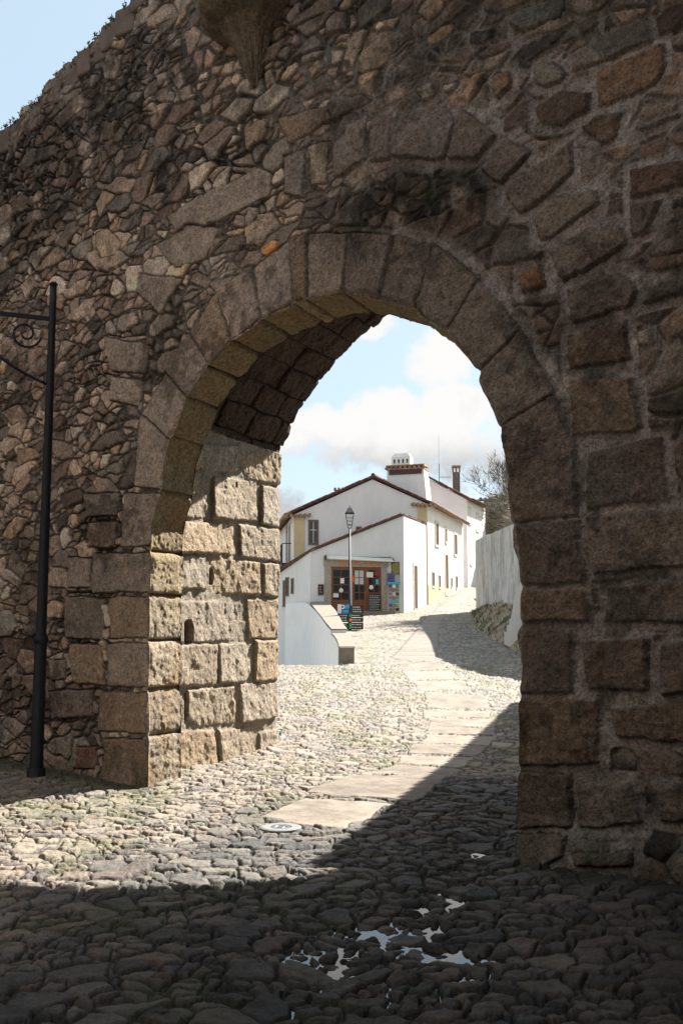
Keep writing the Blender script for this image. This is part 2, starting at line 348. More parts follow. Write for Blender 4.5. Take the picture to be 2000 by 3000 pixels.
for P, c in [
    ([(1515, 1535), (1705, 1520), (1715, 1712), (1526, 1718)], G3), ([(1527, 1724), (1710, 1726), (1735, 1820), (1535, 1825)], G4),
    ([(1530, 1834), (1680, 1842), (1680, 2032), (1520, 2035)], G3), ([(1518, 2046), (1752, 2050), (1752, 2238), (1512, 2246)], G4),
    ([(1508, 2258), (1668, 2264), (1673, 2425), (1508, 2430)], G3), ([(1508, 2440), (1668, 2444), (1666, 2505), (1580, 2560), (1500, 2560)], GR),
    ([(1668, 1115), (1850, 1105), (1885, 1250), (1850, 1268), (1680, 1278)], G4), ([(1722, 1327), (1942, 1275), (1960, 1465), (1722, 1495)], G3),
    ([(1722, 1512), (2060, 1480), (2060, 1660), (1730, 1682)], G2), ([(1780, 1718), (2060, 1690), (2060, 1825), (1768, 1820)], G2),
    ([(1705, 1872), (1898, 1864), (1903, 2026), (1720, 2026)], G4), ([(1785, 2068), (2060, 2052), (2060, 2185), (1805, 2160)], G4),
    ([(1680, 2290), (1850, 2292), (1882, 2418), (1700, 2426)], GR), ([(1685, 2492), (1872, 2487), (1870, 2535), (1705, 2538)], G3),
    ([(1925, 2299), (2060, 2297), (2060, 2410), (1930, 2405)], G3), ([(1930, 1885), (2060, 1870), (2060, 2036), (1935, 2038)], G3),
    ([(1478, 567), (1555, 497), (1670, 415), (1682, 504), (1529, 631)], G2), ([(1565, 642), (1637, 577), (1756, 554), (1767, 596), (1591, 714)], G2),
    ([(1614, 737), (1737, 665), (1832, 661), (1848, 718), (1783, 760), (1649, 829)], G2), ([(1660, 860), (1813, 798), (1871, 844), (1851, 894), (1675, 951)], G2),
    ([(1664, 986), (1840, 932), (1844, 1055), (1668, 1089)], G4), ([(1845, 500), (2060, 458), (2060, 536), (1850, 590)], (.20, .12, .085)),
    ([(1905, 837), (2060, 790), (2060, 852), (1875, 894)], (.19, .17, .165)), ([(1520, 805), (1590, 775), (1600, 840), (1530, 862)], (.30, .15, .07)),
    ([(1738, 210), (1935, 125), (1945, 190), (1915, 250), (1748, 315)], (.27, .17, .11)), ([(1562, 318), (1640, 262), (1728, 262), (1722, 320), (1640, 370), (1580, 365)], (.17, .12, .095)),
    ([(1700, 372), (1745, 335), (1820, 325), (1795, 410), (1760, 425)], (.18, .135, .10)), ([(1485, 65), (1530, 20), (1660, -10), (1640, 50), (1525, 95)], (.20, .20, .19)),
    ([(1562, 200), (1605, 172), (1650, 210), (1640, 235), (1600, 252), (1568, 240)], (.30, .29, .24)), ([(1215, 268), (1262, 240), (1275, 282), (1238, 300)], (.48, .46, .40)),
    ([(1298, 245), (1335, 240), (1336, 258), (1302, 275)], (.52, .50, .45)), ([(1448, 215), (1490, 210), (1495, 250), (1455, 290), (1442, 270)], (.36, .22, .12)),
    ([(1850, 600), (1950, 580), (1900, 690), (1860, 700)], G3), ([(1845, 375), (1990, 325), (1990, 340), (1880, 385)], GR),
    ([(830, 460), (899, 434), (895, 583), (830, 567)], GR), ([(914, 430), (979, 418), (964, 545), (918, 548)], (.28, .24, .18)),
    ([(983, 418), (1018, 342), (1084, 330), (1080, 472), (991, 533)], GR), ([(1094, 334), (1155, 326), (1152, 472), (1094, 480)], G3),
    ([(1162, 344), (1306, 300), (1332, 357), (1300, 470), (1158, 466)], GR), ([(1310, 470), (1345, 312), (1455, 395), (1395, 475)], G2),
    ([(1408, 500), (1476, 408), (1557, 440), (1470, 548)], G2),
    ([(816, 344), (970, 313), (985, 357), (848, 425)], G4), ([(505, 640), (580, 580), (760, 487), (800, 510), (785, 575), (640, 650), (530, 690)], G1),
    ([(470, 720), (560, 655), (640, 665), (600, 760), (520, 790)], G1),
    ([(417, 804), (545, 814), (473, 927), (402, 855)], G1), ([(315, 988), (443, 1008), (422, 1097), (330, 1088)], G1), ([(332, 1098), (417, 1117), (407, 1192), (325, 1176)], G1),
    ([(600, 565 + 140), (650, 690), (655, 730), (612, 752)], (.55, .24, .06)) if 0 else ([(768, 730), (800, 704), (822, 706), (818, 730), (786, 752), (770, 748)], (.62, .27, .06)),
    ([(365, 1444), (476, 1446), (447, 1602), (352, 1602)], G1), ([(246, 1443), (352, 1443), (348, 1512), (257, 1514)], G3),
    ([(257, 1528), (344, 1525), (341, 1606), (257, 1608)], (.25, .18, .13)), ([(280, 1620), (443, 1618), (441, 1734), (282, 1738)], G2), ([(204, 1632), (270, 1632), (270, 1725), (200, 1722)], G2),
    ([(328, 1748), (441, 1747), (441, 1870), (330, 1872)], G4), ([(196, 1743), (312, 1750), (312, 1878), (200, 1870)], G3), ([(321, 1882), (440, 1881), (437, 2014), (321, 2010)], G2),
    ([(211, 1884), (314, 1889), (314, 2010), (221, 2000)], G4), ([(150, 1930), (204, 1932), (200, 1992), (154, 1996)], G1), ([(296, 2024), (436, 2028), (436, 2150), (286, 2142)], G4),
    ([(143, 2023), (279, 2016), (275, 2100), (161, 2107)], G3), ([(307, 2160), (436, 2164), (438, 2330), (296, 2330)], G4), ([(228, 2186), (286, 2186), (286, 2254), (232, 2254)], (.25, .13, .09)),
    ([(50, 1315), (105, 1310), (118, 1340), (52, 1370)], (.36, .24, .15)), ([(0, 1790), (30, 1785), (50, 1840), (30, 1865), (-20, 1870)], (.32, .32, .29)),
    ([(290, 685), (320, 668), (350, 690), (365, 715), (345, 750), (300, 765), (288, 730)], (.40, .31, .22)), ([(716, 380), (760, 350), (782, 348), (780, 410), (720, 440)], (.36, .25, .17)),
    ([(85, 700), (140, 670), (155, 690), (90, 715)], (.42, .34, .26)), ([(715, 665), (755, 640), (758, 665), (710, 700)], (.42, .33, .22))]:
    blocks.append((P, c, .025, .03))

# ------------------------------------------------------------------ masonry evaluation on the front face
PAL = np.array([(.225, .178, .152), (.27, .20, .168), (.215, .197, .187), (.31, .23, .165), (.12, .102, .096), (.34, .29, .252), (.18, .12, .10), (.25, .215, .19), (.37, .25, .17)])
PW = np.cumsum([.20, .17, .16, .06, .15, .08, .10, .05, .03])
def palette(r): return PAL[np.minimum(np.searchsorted(PW, r * PW[-1]), len(PAL) - 1)]
def rubble(s, z):
    ws = (fbm(s * 2.2, z * 2.2, 5, 3) - .5) * .16; wz = (fbm(s * 1.6, z * 1.6, 9, 3) - .5) * .20
    ws = ws + (fbm(s * 9, z * 9, 25, 2) - .5) * .035; wz = wz + (fbm(s * 9, z * 9, 29, 2) - .5) * .035
    x = s + ws; y = z + wz
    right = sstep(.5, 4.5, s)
    B, bi, bj, bx, by = voro(x / .44, y / .215, 31, .95, .85)
    Bd = B * .27
    Mi, mi, mj, mx, my = voro(x / .25, y / .155, 57, .95, .85)
    Md = Mi * .18
    S, si, sj, sx, sy = voro(x / .16, y / .11, 91, .95, .85)
    Sd = S * .12
    big = hsh(bi, bj, 3) < (.30 + .40 * right)
    med = hsh(mi, mj, 4) < (.80 + .08 * right)
    d = np.where(big, Bd, np.minimum(Bd, np.where(med, Md, np.minimum(Md, Sd))))
    hid = np.where(big, hsh(bi, bj, 71), np.where(med, hsh(mi, mj, 72), hsh(si, sj, 73)))
    hid2 = np.where(big, hsh(bi, bj, 81), np.where(med, hsh(mi, mj, 82), hsh(si, sj, 83)))
    lx = np.where(big, bx * .46, np.where(med, mx * .235, sx * .105)); ly = np.where(big, by * .235, np.where(med, my * .125, sy * .06))
    size = np.where(big, 1.0, np.where(med, .75, .45))
    return d, hid, hid2, lx, ly, size, right
def front_eval(s, z):
    d, hid, hid2, lx, ly, size, right = rubble(s, z)
    rough = fbm(s * 14, z * 14, 41, 4) - .5
    fine = fbm(s * 45, z * 45, 47, 3) - .5
    gap = .005 + .010 * sstep(.45, .7, fbm(s * .9, z * .9, 61, 3))
    e = np.clip((d - gap) / (.018 * size + .004), 0, 1); prof = np.sqrt(1 - (1 - e) ** 2)
    tilt = lx * (hid2 - .5) * .22 + ly * (hid - .5) * .38
    # mortar is flush and pale on the right, deep and dark on the left
    mort = np.clip(fbm(s * .8 + 3, z * .8, 65, 3) * 1.1 - .26 + .32 * right, 0, 1)
    hm = -.040 + .044 * mort + rough * .02
    hs = (.008 + .020 * hid) * size + tilt + rough * .030 + fine * .008
    h = hm + (hs - hm) * prof
    col = palette(hid2); col = col * .62 + col.mean(-1, keepdims=True) * .38 * np.array([1.04, 1.0, .96]); col = col * np.array([2.42, 2.22, 2.02]) * (1 - .56 * right)[..., None] * (.40 + 1.15 * hid)[..., None]  # weaker bounce light toward the right is painted into the stone tone
    mcol = np.stack([.055 + .27 * mort, .050 + .25 * mort, .046 + .235 * mort], -1) * (.8 + .7 * (fbm(s * 7, z * 7, 77, 3)))[..., None]
    w = sstep(.0, .010, d - gap)[..., None]
    var = (.50 + .55 * fbm(s * 8, z * 8, 88, 3) + .5 * fbm(s * 30, z * 30, 89, 3))[..., None]
    var = var * (.72 + .56 * fbm(s * .7, z * .7, 93, 3))[..., None]
    C = mcol * (1 - w) + col * var * w
    # traced blocks
    bsd = np.full(s.shape, -9.0)
    wx = s + (fbm(s * 5, z * 5, 101, 3) - .5) * .04 + (fbm(s * 30, z * 30, 103, 2) - .5) * .018; wz = z + (fbm(s * 5, z * 5, 105, 3) - .5) * .04 + (fbm(s * 30, z * 30, 107, 2) - .5) * .018
    for n, (P, c, rnd, hh) in enumerate(blocks):
        Q = np.array([wall_sz(*p) for p in P])
        lo = Q.min(0) - .06; hi = Q.max(0) + .06
        r0, r1 = np.searchsorted(zz, [lo[1], hi[1]]); c0, c1 = np.searchsorted(ss, [lo[0], hi[0]])
        if r1 <= r0 or c1 <= c0: continue
        sl = (slice(r0, r1), slice(c0, c1))
        sd, _, _ = polysd(wx[sl], wz[sl], Q)
        g = .007
        e = np.clip((sd - g) / .014, 0, 1); pf = np.sqrt(1 - (1 - e) ** 2)
        rr = np.random.RandomState(n)
        cx, cz = Q.mean(0)
        hb = hh * (.7 + .6 * rr.rand()) + (wx[sl] - cx) * rr.uniform(-.05, .05) + (wz[sl] - cz) * rr.uniform(-.06, .06) + rough[sl] * .026 + fine[sl] * .014
        hmm = hm[sl]
        inside = sd > -.002
        bsd[sl] = np.maximum(bsd[sl], sd)
        h[sl] = np.where(inside, hmm + (hb - hmm) * pf, h[sl])
        cc = np.array(c) * (.86 + .28 * rr.rand()) * (1.66 - .72 * sstep(.5, 4.5, cx)) * np.array([1.05, 1.0, .93]); cc = cc * .8 + cc.mean() * .2 * np.array([1.04, 1.0, .95])  # blocks carry the same painted fall-off of light to the right
        vv = (.50 + .55 * fbm(s[sl] * 5 + n, z[sl] * 5, 120, 4) + .5 * fbm(s[sl] * 26, z[sl] * 26, 125, 3))[..., None]
        warm = (fbm(s[sl] * 3, z[sl] * 3 + n, 131, 3) - .5)[..., None] * np.array([.10, .02, -.05])
        ww = sstep(0, .008, sd - g)[..., None]
        C[sl] = np.where(inside[..., None], mcol[sl] * (1 - ww) + (cc * vv + warm * .35) * ww, C[sl])
    # dark round stone low on the right
    q = wall_sz(1821, 2234); rr_ = np.hypot(s - q[0], z - q[1]); m = rr_ < .10
    h = np.where(m, -.03 + .0 * rr_, h); C = np.where(m[..., None], np.array([.055, .045, .045]), C)
    # thick lime mortar pushed between the big blocks of the right pier and above it
    zone = sstep(4.1, 4.7, s + .25 * (fbm(s * 2, z * 2, 157, 3) - .5)) * (1 - sstep(3.9, 4.6, z)) + .75 * sstep(3.0, 3.6, s) * sstep(3.2, 3.9, z) * (1 - sstep(5.6, 6.3, z))
    mz = np.clip(zone, 0, 1) * (bsd < 0) * sstep(-.125, -.06, bsd + .16 * (fbm(s * 3.5, z * 3.5, 159, 3) - .55))
    h = h * (1 - mz) + (-.012 + rough * .035 + fine * .012) * mz
    pale = np.array([.47, .43, .41]) * (.35 + 1.0 * fbm(s * 6, z * 6, 161, 4))[..., None]
    C = C * (1 - mz[..., None]) + pale * mz[..., None]
    sm = sstep(3.4, 4.7, s) * sstep(.53, .66, fbm(s * 2.6, z * 2.0, 151, 4)) * sstep(.02, -.002, h) * (1 - sstep(3.4, 4.2, z))
    C = C * (1 - .75 * sm[..., None]) + np.array([.40, .365, .34]) * .75 * sm[..., None]
    # soot, lichen: dark stains
    def blob(px, py, rx, rz):
        q = wall_sz(px, py); return np.exp(-(((s - q[0]) / rx) ** 2 + ((z - q[1]) / rz) ** 2))
    st = blob(150, 560, 1.6, .9) * 1.1 + blob(420, 230, 1.1, .9) * 1.1 + blob(60, 420, 1.5, .6) + blob(1130, 610, .75, .32) * 1.3 + blob(1330, 590, .5, .25) * .8 + blob(0, 800, .8, .9) * .5
    st = np.clip(st, 0, 1) * sstep(.32, .6, fbm(s * 3.2, z * 3.2, 171, 4) + .12 * st)
    C = C * (1 - .76 * st[..., None])
    # patchy dark lichen over the whole face
    lich = sstep(.50, .63, .6 * fbm(s * 1.1, z * 1.1, 175, 4) + .4 * fbm(s * 9, z * 9, 176, 4))[..., None]
    C = C * (1 - .50 * lich)
    pl = sstep(.60, .70, fbm(s * 12, z * 12, 177, 4))[..., None] * .35
    C = C * (1 - pl) + np.array([.36, .34, .31]) * pl * (1 - .45 * right)[..., None]
    lowd = np.clip(1 - (z - .0) / .55, 0, 1) * sstep(.35, .6, fbm(s * 2.5, z * 3, 181, 3) + .1)
    C = C * (1 - .5 * lowd[..., None]) + np.array([.035, .045, .018]) * .45 * lowd[..., None]
    gr = sstep(.66, .8, fbm(s * 6, z * 6, 191, 3))[..., None] * .35
    C = C * (1 - gr) + np.array([.10, .10, .06]) * gr
    return h, C

ss = np.concatenate([np.arange(-7.5, -4.5, .04), np.arange(-4.5, 6.2, .0096), np.arange(6.2, 10, .04)])
zz = np.arange(-.15, 9.42, .0098)
S2, Z2 = np.meshgrid(ss, zz)
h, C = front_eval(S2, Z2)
# rough footing that swells out at the base of the right pier
h += .13 * sstep(4.2, 4.8, S2) * np.clip(1 - Z2 / .34, 0, 1) ** .7 * (.6 + .8 * fbm(S2 * 4, Z2 * 4, 201, 3))
h += .05 * (1 - sstep(-.6, .2, S2)) * np.clip(1 - Z2 / .25, 0, 1) * (.5 + fbm(S2 * 4, Z2 * 4, 203, 3))
h += (fbm(S2 * .7, Z2 * .7, 207, 3) - .5) * .10
ringA = np.array(ring)
c0, c1 = np.searchsorted(ss, [ringA[:, 0].min() - .3, ringA[:, 0].max() + .3]); r1 = np.searchsorted(zz, ringA[:, 1].max() + .3)
sub = (slice(0, r1), slice(c0, c1))
closed_ring = list(ring)
sd, qx, qy = polysd(S2[sub], Z2[sub], closed_ring)
EDGE = .012
hs_ = h[sub]; out_d = -sd
k = sstep(0, .05, out_d); h[sub] = np.where(out_d > 0, EDGE + (hs_ - EDGE) * k, EDGE)
snap = (np.abs(sd) < .0068) & (Z2[sub] > 0)
Sx = S2.copy(); Zx = Z2.copy()
Sx[sub] = np.where(snap, qx, S2[sub]); Zx[sub] = np.where(snap, qy, Z2[sub])
ins = np.zeros(S2.shape, bool); ins[sub] = (sd > 0) & ~snap
# ragged top
tp = np.array(sorted([(p[0], p[1]) for p in top_sz]))
topz = np.interp(ss, tp[:, 0], tp[:, 1], right=9.2) + (fbm(ss * 3, ss * 0, 211, 3) - .5) * .22 + (hsh(np.floor(ss / .17), ss * 0, 5) - .5) * .07
topz = np.minimum(topz, 9.38)
above = Z2 > topz[None, :]
bad = ins | above
keep = ~(bad[:-1, :-1] | bad[1:, :-1] | bad[:-1, 1:] | bad[1:, 1:])
V = W(Sx, Zx, 0, h)
gate = empty('gate_wall', (float(PL[0]), float(PL[1]), 0), 'tall rubble and granite town wall pierced by the pointed stone archway', 'town wall')
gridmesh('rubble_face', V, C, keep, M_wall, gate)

# ------------------------------------------------------------------ ring soffit
def swept(profile, t, hfun, name, mat, offs=None, step=.012, flare=False):
    P, q, L = resample(profile, step)
    # smooth normals of the profile
    d = np.gradient(P, axis=0)
    for _ in range(3): d[1:-1] = (d[:-2] + d[1:-1] * 2 + d[2:]) / 4
    nrm = np.stack([d[:, 1], -d[:, 0]], 1); nrm /= np.linalg.norm(nrm, axis=1)[:, None] + 1e-9   # points into the opening
    A, T = np.meshgrid(q, t, indexing='ij')
    h, C = hfun(A, T, P)
    SS = P[:, 0][:, None] + nrm[:, 0][:, None] * h; ZZ = P[:, 1][:, None] + nrm[:, 1][:, None] * h
    V = W(SS, ZZ); V[..., 0] += T * EX; V[..., 1] += T * EY
    return gridmesh(name, V, C, np.ones((V.shape[0] - 1, V.shape[1] - 1), bool), mat, gate), P, q
Pr, qr, Lr = resample(ring, .012)
RNG0 = None
def a_of(x, y):                      # arc position of a photo point on the ring outline
    p = np.array(wall_sz(x, y)); return qr[np.argmin(np.hypot(*(Pr - p).T))]
joints = sorted([a_of(*i) for e, i in voussoir_j] + [a_of(438, yy) for yy in (1612, 1741, 1876, 2020, 2156)] + [a_of(1520, yy) for yy in (1720, 1828, 2040, 2252, 2434)])
T_RING = .56
def soffit_fun(A, T, P):
    J = np.array(joints); Aw = A + (fbm(A * 3, T * 3, 301, 2) - .5) * .02
    dj = np.min(np.abs(Aw[..., None] - J), -1)
    idx = np.searchsorted(J, Aw)
    r = hsh(idx, idx * 0, 9)
    e = np.clip((dj - .006) / .03, 0, 1); pf = np.sqrt(1 - (1 - e) ** 2)
    h = -.03 + (.03 + (r - .5) * .025 + (fbm(A * 6, T * 6, 303, 4) - .5) * .03 + (fbm(A * 26, T * 26, 305, 3) - .5) * .024) * pf
    h = h * sstep(0, .05, T + EDGE / .94)
    base = np.stack([.34 + 0 * r, .262 + 0 * r, .15 + 0 * r], -1) * (.8 + .35 * r)[..., None]
    C = base * (.5 + .5 * fbm(A * 6, T * 6, 307, 4) + .5 * fbm(A * 30, T * 30, 308, 3))[..., None]
    lo_ = (sstep(2.9, 1.8, A) * 1.0)[..., None]; C = C * (1 - lo_) + np.array([.41, .335, .245]) * (.75 + .4 * r)[..., None] * (.4 + .6 * fbm(A * 8, T * 8, 311, 4) + .6 * fbm(A * 30, T * 30, 308, 3))[..., None] * lo_
    og = sstep(.5, .75, fbm(A * 2.2, T * 2.2, 309, 3))[..., None] * .5
    C = C * (1 - og) + np.array([.33, .21, .09]) * og
    C = C * (.5 + .5 * sstep(.0, .012, dj - .004))[..., None]
    return h, C
# front point offset: EDGE metres in front of the face along the wall normal = EDGE/cos along the passage
swept(ring, np.concatenate([[-EDGE / .943], np.arange(0, T_RING + .01, .012)]), soffit_fun, 'arch_ring_soffit', M_jamb)

# ------------------------------------------------------------------ rear vault and jambs
SJ = -.424
def farpt(off, z): return (SJ + off, z)
wid = s_r
half = [(SJ, -.3), (SJ, 2), (SJ, 3.7), (SJ + .02, 4.12), (SJ + .38, 4.58), (SJ + .86, 4.97), (SJ + 1.28, 5.22), (SJ + 1.95, 5.54), (wid / 2, 5.80)]
vault = half + [(wid - p[0], p[1]) for p in half[-2::-1]]
T_END = None
# far corner of left jamb seen at photo (817, 2199)
a, b_ = rayS(817, 2199); YF = -EYE / b_; XF = a * YF
T_END = ((XF + YF) - CW) / (EX + EY) - .11
# refine SJ from the same corner
SJx = ((XF - T_END * EX - PL[0]) * Ux + (YF - T_END * EY - PL[1]) * Uy)
print('far corner', XF, YF, 'T_END', T_END, 'SJ', SJx)
def jamb_tz(x, y):                   # photo px -> (t, z) on the left jamb plane
    a, b = rayS(x, y)
    ox, oy = PL[0] + SJ * Ux, PL[1] + SJ * Uy
    # a*Y = ox + t EX ; Y = oy + t EY
    t = (ox - a * oy) / (a * EY - EX); Y = oy + t * EY
    return (t, EYE + b * Y)
def J1(x, y): return (500 + x / 3.92, 1250 + y / 3.92)
def J2(x, y): return (500 + x / 3.92, 1750 + y / 3.92)
jb = []
for f, P in [(J1, [(490, 570), (980, 630), (1000, 1090), (480, 1050)]), (J1, [(1035, 680), (1330, 700), (1260, 1165), (1030, 1120)]), (J1, [(60, 1090), (750, 1110), (755, 1470), (0, 1440)]),
             (J1, [(785, 1120), (1260, 1180), (1250, 1555), (800, 1490)]), (J1, [(0, 1470), (405, 1500), (420, 1870), (0, 1850)]), (J1, [(450, 1500), (1010, 1560), (1020, 1930), (490, 1905)]),
             (J1, [(1045, 1565), (1250, 1570), (1250, 1980), (1060, 1930)]), (J2, [(0, 60), (480, 40), (800, 30), (810, 480), (340, 520), (0, 520)]), (J2, [(875, 20), (1250, 20), (1250, 460), (890, 475)]),
             (J2, [(0, 545), (540, 540), (530, 1000), (0, 1030)]), (J2, [(560, 540), (905, 520), (940, 800), (850, 975), (550, 985)]), (J2, [(960, 500), (1250, 485), (1250, 950), (965, 965)]),
             (J2, [(190, 1065), (725, 1025), (740, 1435), (320, 1485), (205, 1400)]), (J2, [(790, 1000), (1250, 970), (1250, 1370), (800, 1445)]), (J2, [(0, 1530), (500, 1530), (540, 1990), (0, 2040)]),
             (J2, [(545, 1525), (990, 1490), (1005, 1890), (565, 1930)]), (J2, [(1020, 1560), (1260, 1500), (1260, 1880), (1010, 1900)]), (J1, [(790, 370), (1050, 250), (1450, 170), (1390, 690), (880, 610)]),
             (J1, [(0, 520), (440, 540), (440, 1040), (0, 1050)]), (J1, [(360, 200), (760, 230), (750, 520), (360, 500)]), (J1, [(0, 200), (340, 200), (340, 480), (0, 490)])]:
    q_ = np.array([jamb_tz(*f(*p)) for p in P]); q_[:, 0] = np.where(q_[:, 0] > T_END - .30, T_END + .25, q_[:, 0]); jb.append(q_)
holes = [(jamb_tz(*J1(478, 1720)), .055, .10), (jamb_tz(*J2(190, 400)), .10, .14), (jamb_tz(*J1(752, 665)), .022, .035), (jamb_tz(*J2(180, 1250)), .03, .16)]
def vault_fun(A, T, P):
    z = A - .3
    Aw = A + (fbm(A * 2.5, T * 2.5, 401, 3) - .5) * .05; Tw = T + (fbm(A * 3, T * 3, 403, 3) - .5) * .05
    rh = .37; row = np.floor(Aw / rh); fr = Aw / rh - row
    ln = .42 + .3 * hsh(row, row * 0, 411)
    u = Tw / ln + hsh(row, row * 0, 413); colm = np.floor(u); fu = u - colm
    d = np.minimum(np.minimum(fr, 1 - fr) * rh, np.minimum(fu, 1 - fu) * ln)
    r = hsh(row, colm, 415); r2 = hsh(row, colm, 417)
    rough = fbm(A * 9, T * 9, 421, 4) - .5; rough2 = fbm(A * 28, T * 28, 423, 3) - .5
    e = np.clip((d - .006) / .032, 0, 1); pf = np.sqrt(1 - (1 - e) ** 2)
    hb = (r - .5) * .06 + rough * .07 + rough2 * .02
    hm = -.030 + rough * .05
    h = hm + (hb - hm) * pf
    base = PAL[0] * (1 - r2)[..., None] + np.array([.27, .225, .17]) * r2[..., None]
    C = base * (.7 + .6 * fbm(A * 5, T * 5, 427, 4))[..., None]
    lw = sstep(0, .01, d - .006)[..., None]
    C = np.array([.10, .08, .065]) * (1 - lw) + C * lw
    C = C * np.array([.26, .21, .175])                  # vault stones tinted much darker brown
    # traced ashlar of the left jamb
    jz = 4.05; m = z < jz
    zz_ = z[:, 0]; rmax = int(np.searchsorted(zz_, jz))
    s_ = (slice(0, rmax), slice(None))
    z_, t_ = z[s_], T[s_]
    low = hm[s_] + .012; hl = low.copy(); Cl = np.broadcast_to(np.array([.30, .26, .20]), C[s_].shape).copy() * (.75 + .5 * fbm(z_ * 8, t_ * 8, 431, 3))[..., None]
    wx = t_ + (fbm(z_ * 6, t_ * 6, 433, 3) - .5) * .035; wz = z_ + (fbm(z_ * 6, t_ * 6, 437, 3) - .5) * .035
    for n, Q in enumerate(jb):
        sd, _, _ = polysd(wx, wz, Q)
        sd = sd + .012
        rr = np.random.RandomState(50 + n)
        g = .005; e = np.clip((sd - g) / .03, 0, 1); pf = np.sqrt(1 - (1 - e) ** 2)
        cx, cz = Q.mean(0)
        hb = .03 * rr.rand() + .005 + (wx - cx) * rr.uniform(-.07, .07) + (wz - cz) * rr.uniform(-.09, .05) + rough[s_] * .040 + rough2[s_] * .014
        inside = sd > 0
        hl = np.where(inside, low + (hb - low) * pf, hl)
        c = np.array([(.40, .325, .24), (.38, .32, .25), (.42, .32, .215)][n % 3]) * (.85 + .25 * rr.rand())
        ww = sstep(0, .01, sd - g)[..., None]
        cc = c * (.40 + .6 * fbm(z_ * 9, t_ * 9, 441 + n, 4) + .6 * fbm(z_ * 34, t_ * 34, 443, 3))[..., None]
        Cl = np.where(inside[..., None], Cl * (1 - ww) + cc * ww, Cl)
    for (q, rt, rz) in holes:
        e = ((t_ - q[0]) / rt) ** 4 + ((z_ - q[1]) / rz) ** 4
        hl = np.where(e < 1, hl - .16 * (1 - e) ** .3, hl)
    h[s_] = hl; C[s_] = Cl
    lip = sstep(T_END - .02, T_END + .03, T)
    h = h * (1 - lip) - .09 * lip
    return h, C
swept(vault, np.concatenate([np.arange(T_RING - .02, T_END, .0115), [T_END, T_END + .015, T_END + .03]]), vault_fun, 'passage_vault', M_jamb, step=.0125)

# solid core behind the facings
def enlarge(P, w):
    P = np.array(P, float); d = np.gradient(P, axis=0); n = np.stack([-d[:, 1], d[:, 0]], 1); n /= np.linalg.norm(n, axis=1)[:, None] + 1e-9
    Q = P + n * w; Q[0, 1] = Q[-1, 1] = -.4; return Q
def corepoly(P, lo, hi, top): return [(lo, -.4)] + [tuple(q) for q in P] + [(hi, -.4), (hi, top), (lo, top)]
rs, _, _ = resample(ring, .15); vs, _, _ = resample(vault, .15)
topcore = float(min(p[1] for p in top_sz)) - .32
mb = MB()
for P, t0, t1 in ((enlarge(rs, .10), .075, T_RING - .01), (enlarge(vs, .10), T_RING - .01, T_END)):
    poly = corepoly(P, -7.4, 9.9, topcore)
    pts = [Vector(W(p[0], p[1], t0)) for p in poly]
    mb.prism(pts, (EX * (t1 - t0), EY * (t1 - t0), 0))
core = mb.build('wall_core', M_core, gate)
# back face of the ring, seen from inside
mb = MB(); n = 60
ra, _, _ = resample(ring, .1); va, _, _ = resample(enlarge(vs, .03), .1)
for k in range(n):
    f0, f1 = k / n, (k + 1) / n
    def pk(P, f): i = f * (len(P) - 1); j = min(int(i), len(P) - 2); return P[j] + (P[j + 1] - P[j]) * (i - j)
    q = [pk(ra, f0), pk(ra, f1), pk(va, f1), pk(va, f0)]
    mb.quad(*[Vector(W(p[0], p[1], T_RING)) for p in q])
mb.build('ring_back_face', M_core, gate)
# top of the wall: rough coping rubble
mb = MB(); rng = random.Random(3)
for sx_ in np.arange(-7.4, 9.8, .30):
    for tx in np.arange(.05, T_END * .95, .34):
        zt = float(np.interp(sx_, ss, topz)) - .08 + rng.uniform(-.06, .05)
        p = W(sx_ + rng.uniform(-.05, .05), zt - .15, tx + .12)
        w_ = rng.uniform(.26, .36); r = rng.uniform(-.3, .3)
        X = Vector((math.cos(r - .785), math.sin(r - .785), 0)); Y = Vector((-X.y, X.x, 0))
        mb.box(p, (w_, rng.uniform(.3, .4), .34), X, Y)
mb.build('top_course', M_brownwall, gate, bevel=.03)

# turret corbel at the top
q = wall_sz(*DD(588, 200)); cb = W(q[0], 0, 0)
cprof = [(.03, q[1] - .02), (.07, q[1] + .08), (.14, q[1] + .27), (.25, q[1] + .47), (.33, q[1] + .56), (.36, q[1] + .60), (.50, q[1] + .63), (.58, q[1] + .70), (.61, q[1] + .85), (.62, q[1] + 1.6), (.66, q[1] + 2.6), (.1, q[1] + 2.62)]
def latheskin(name, c, prof, mat, parent):
    P, qq, _ = resample(prof, .02); ang = np.linspace(rad(90), rad(360), 110)
    A, R = np.meshgrid(ang, P[:, 0]); _, Zs = np.meshgrid(ang, P[:, 1])
    hh = (fbm(A * 5, Zs * 6, 501, 4) - .5) * .07 + (fbm(A * 20, Zs * 22, 503, 3) - .5) * .02
    R2 = R + hh
    V = np.stack([c[0] + R2 * np.cos(A), c[1] + R2 * np.sin(A), Zs], -1)
    C = np.array([.25, .205, .155]) * (.45 + .8 * fbm(A * 4, Zs * 3, 507, 4))[..., None]
    return gridmesh(name, V, C, np.ones((V.shape[0] - 1, V.shape[1] - 1), bool), mat, parent)
latheskin('turret_corbel', cb, cprof, M_wall, gate)

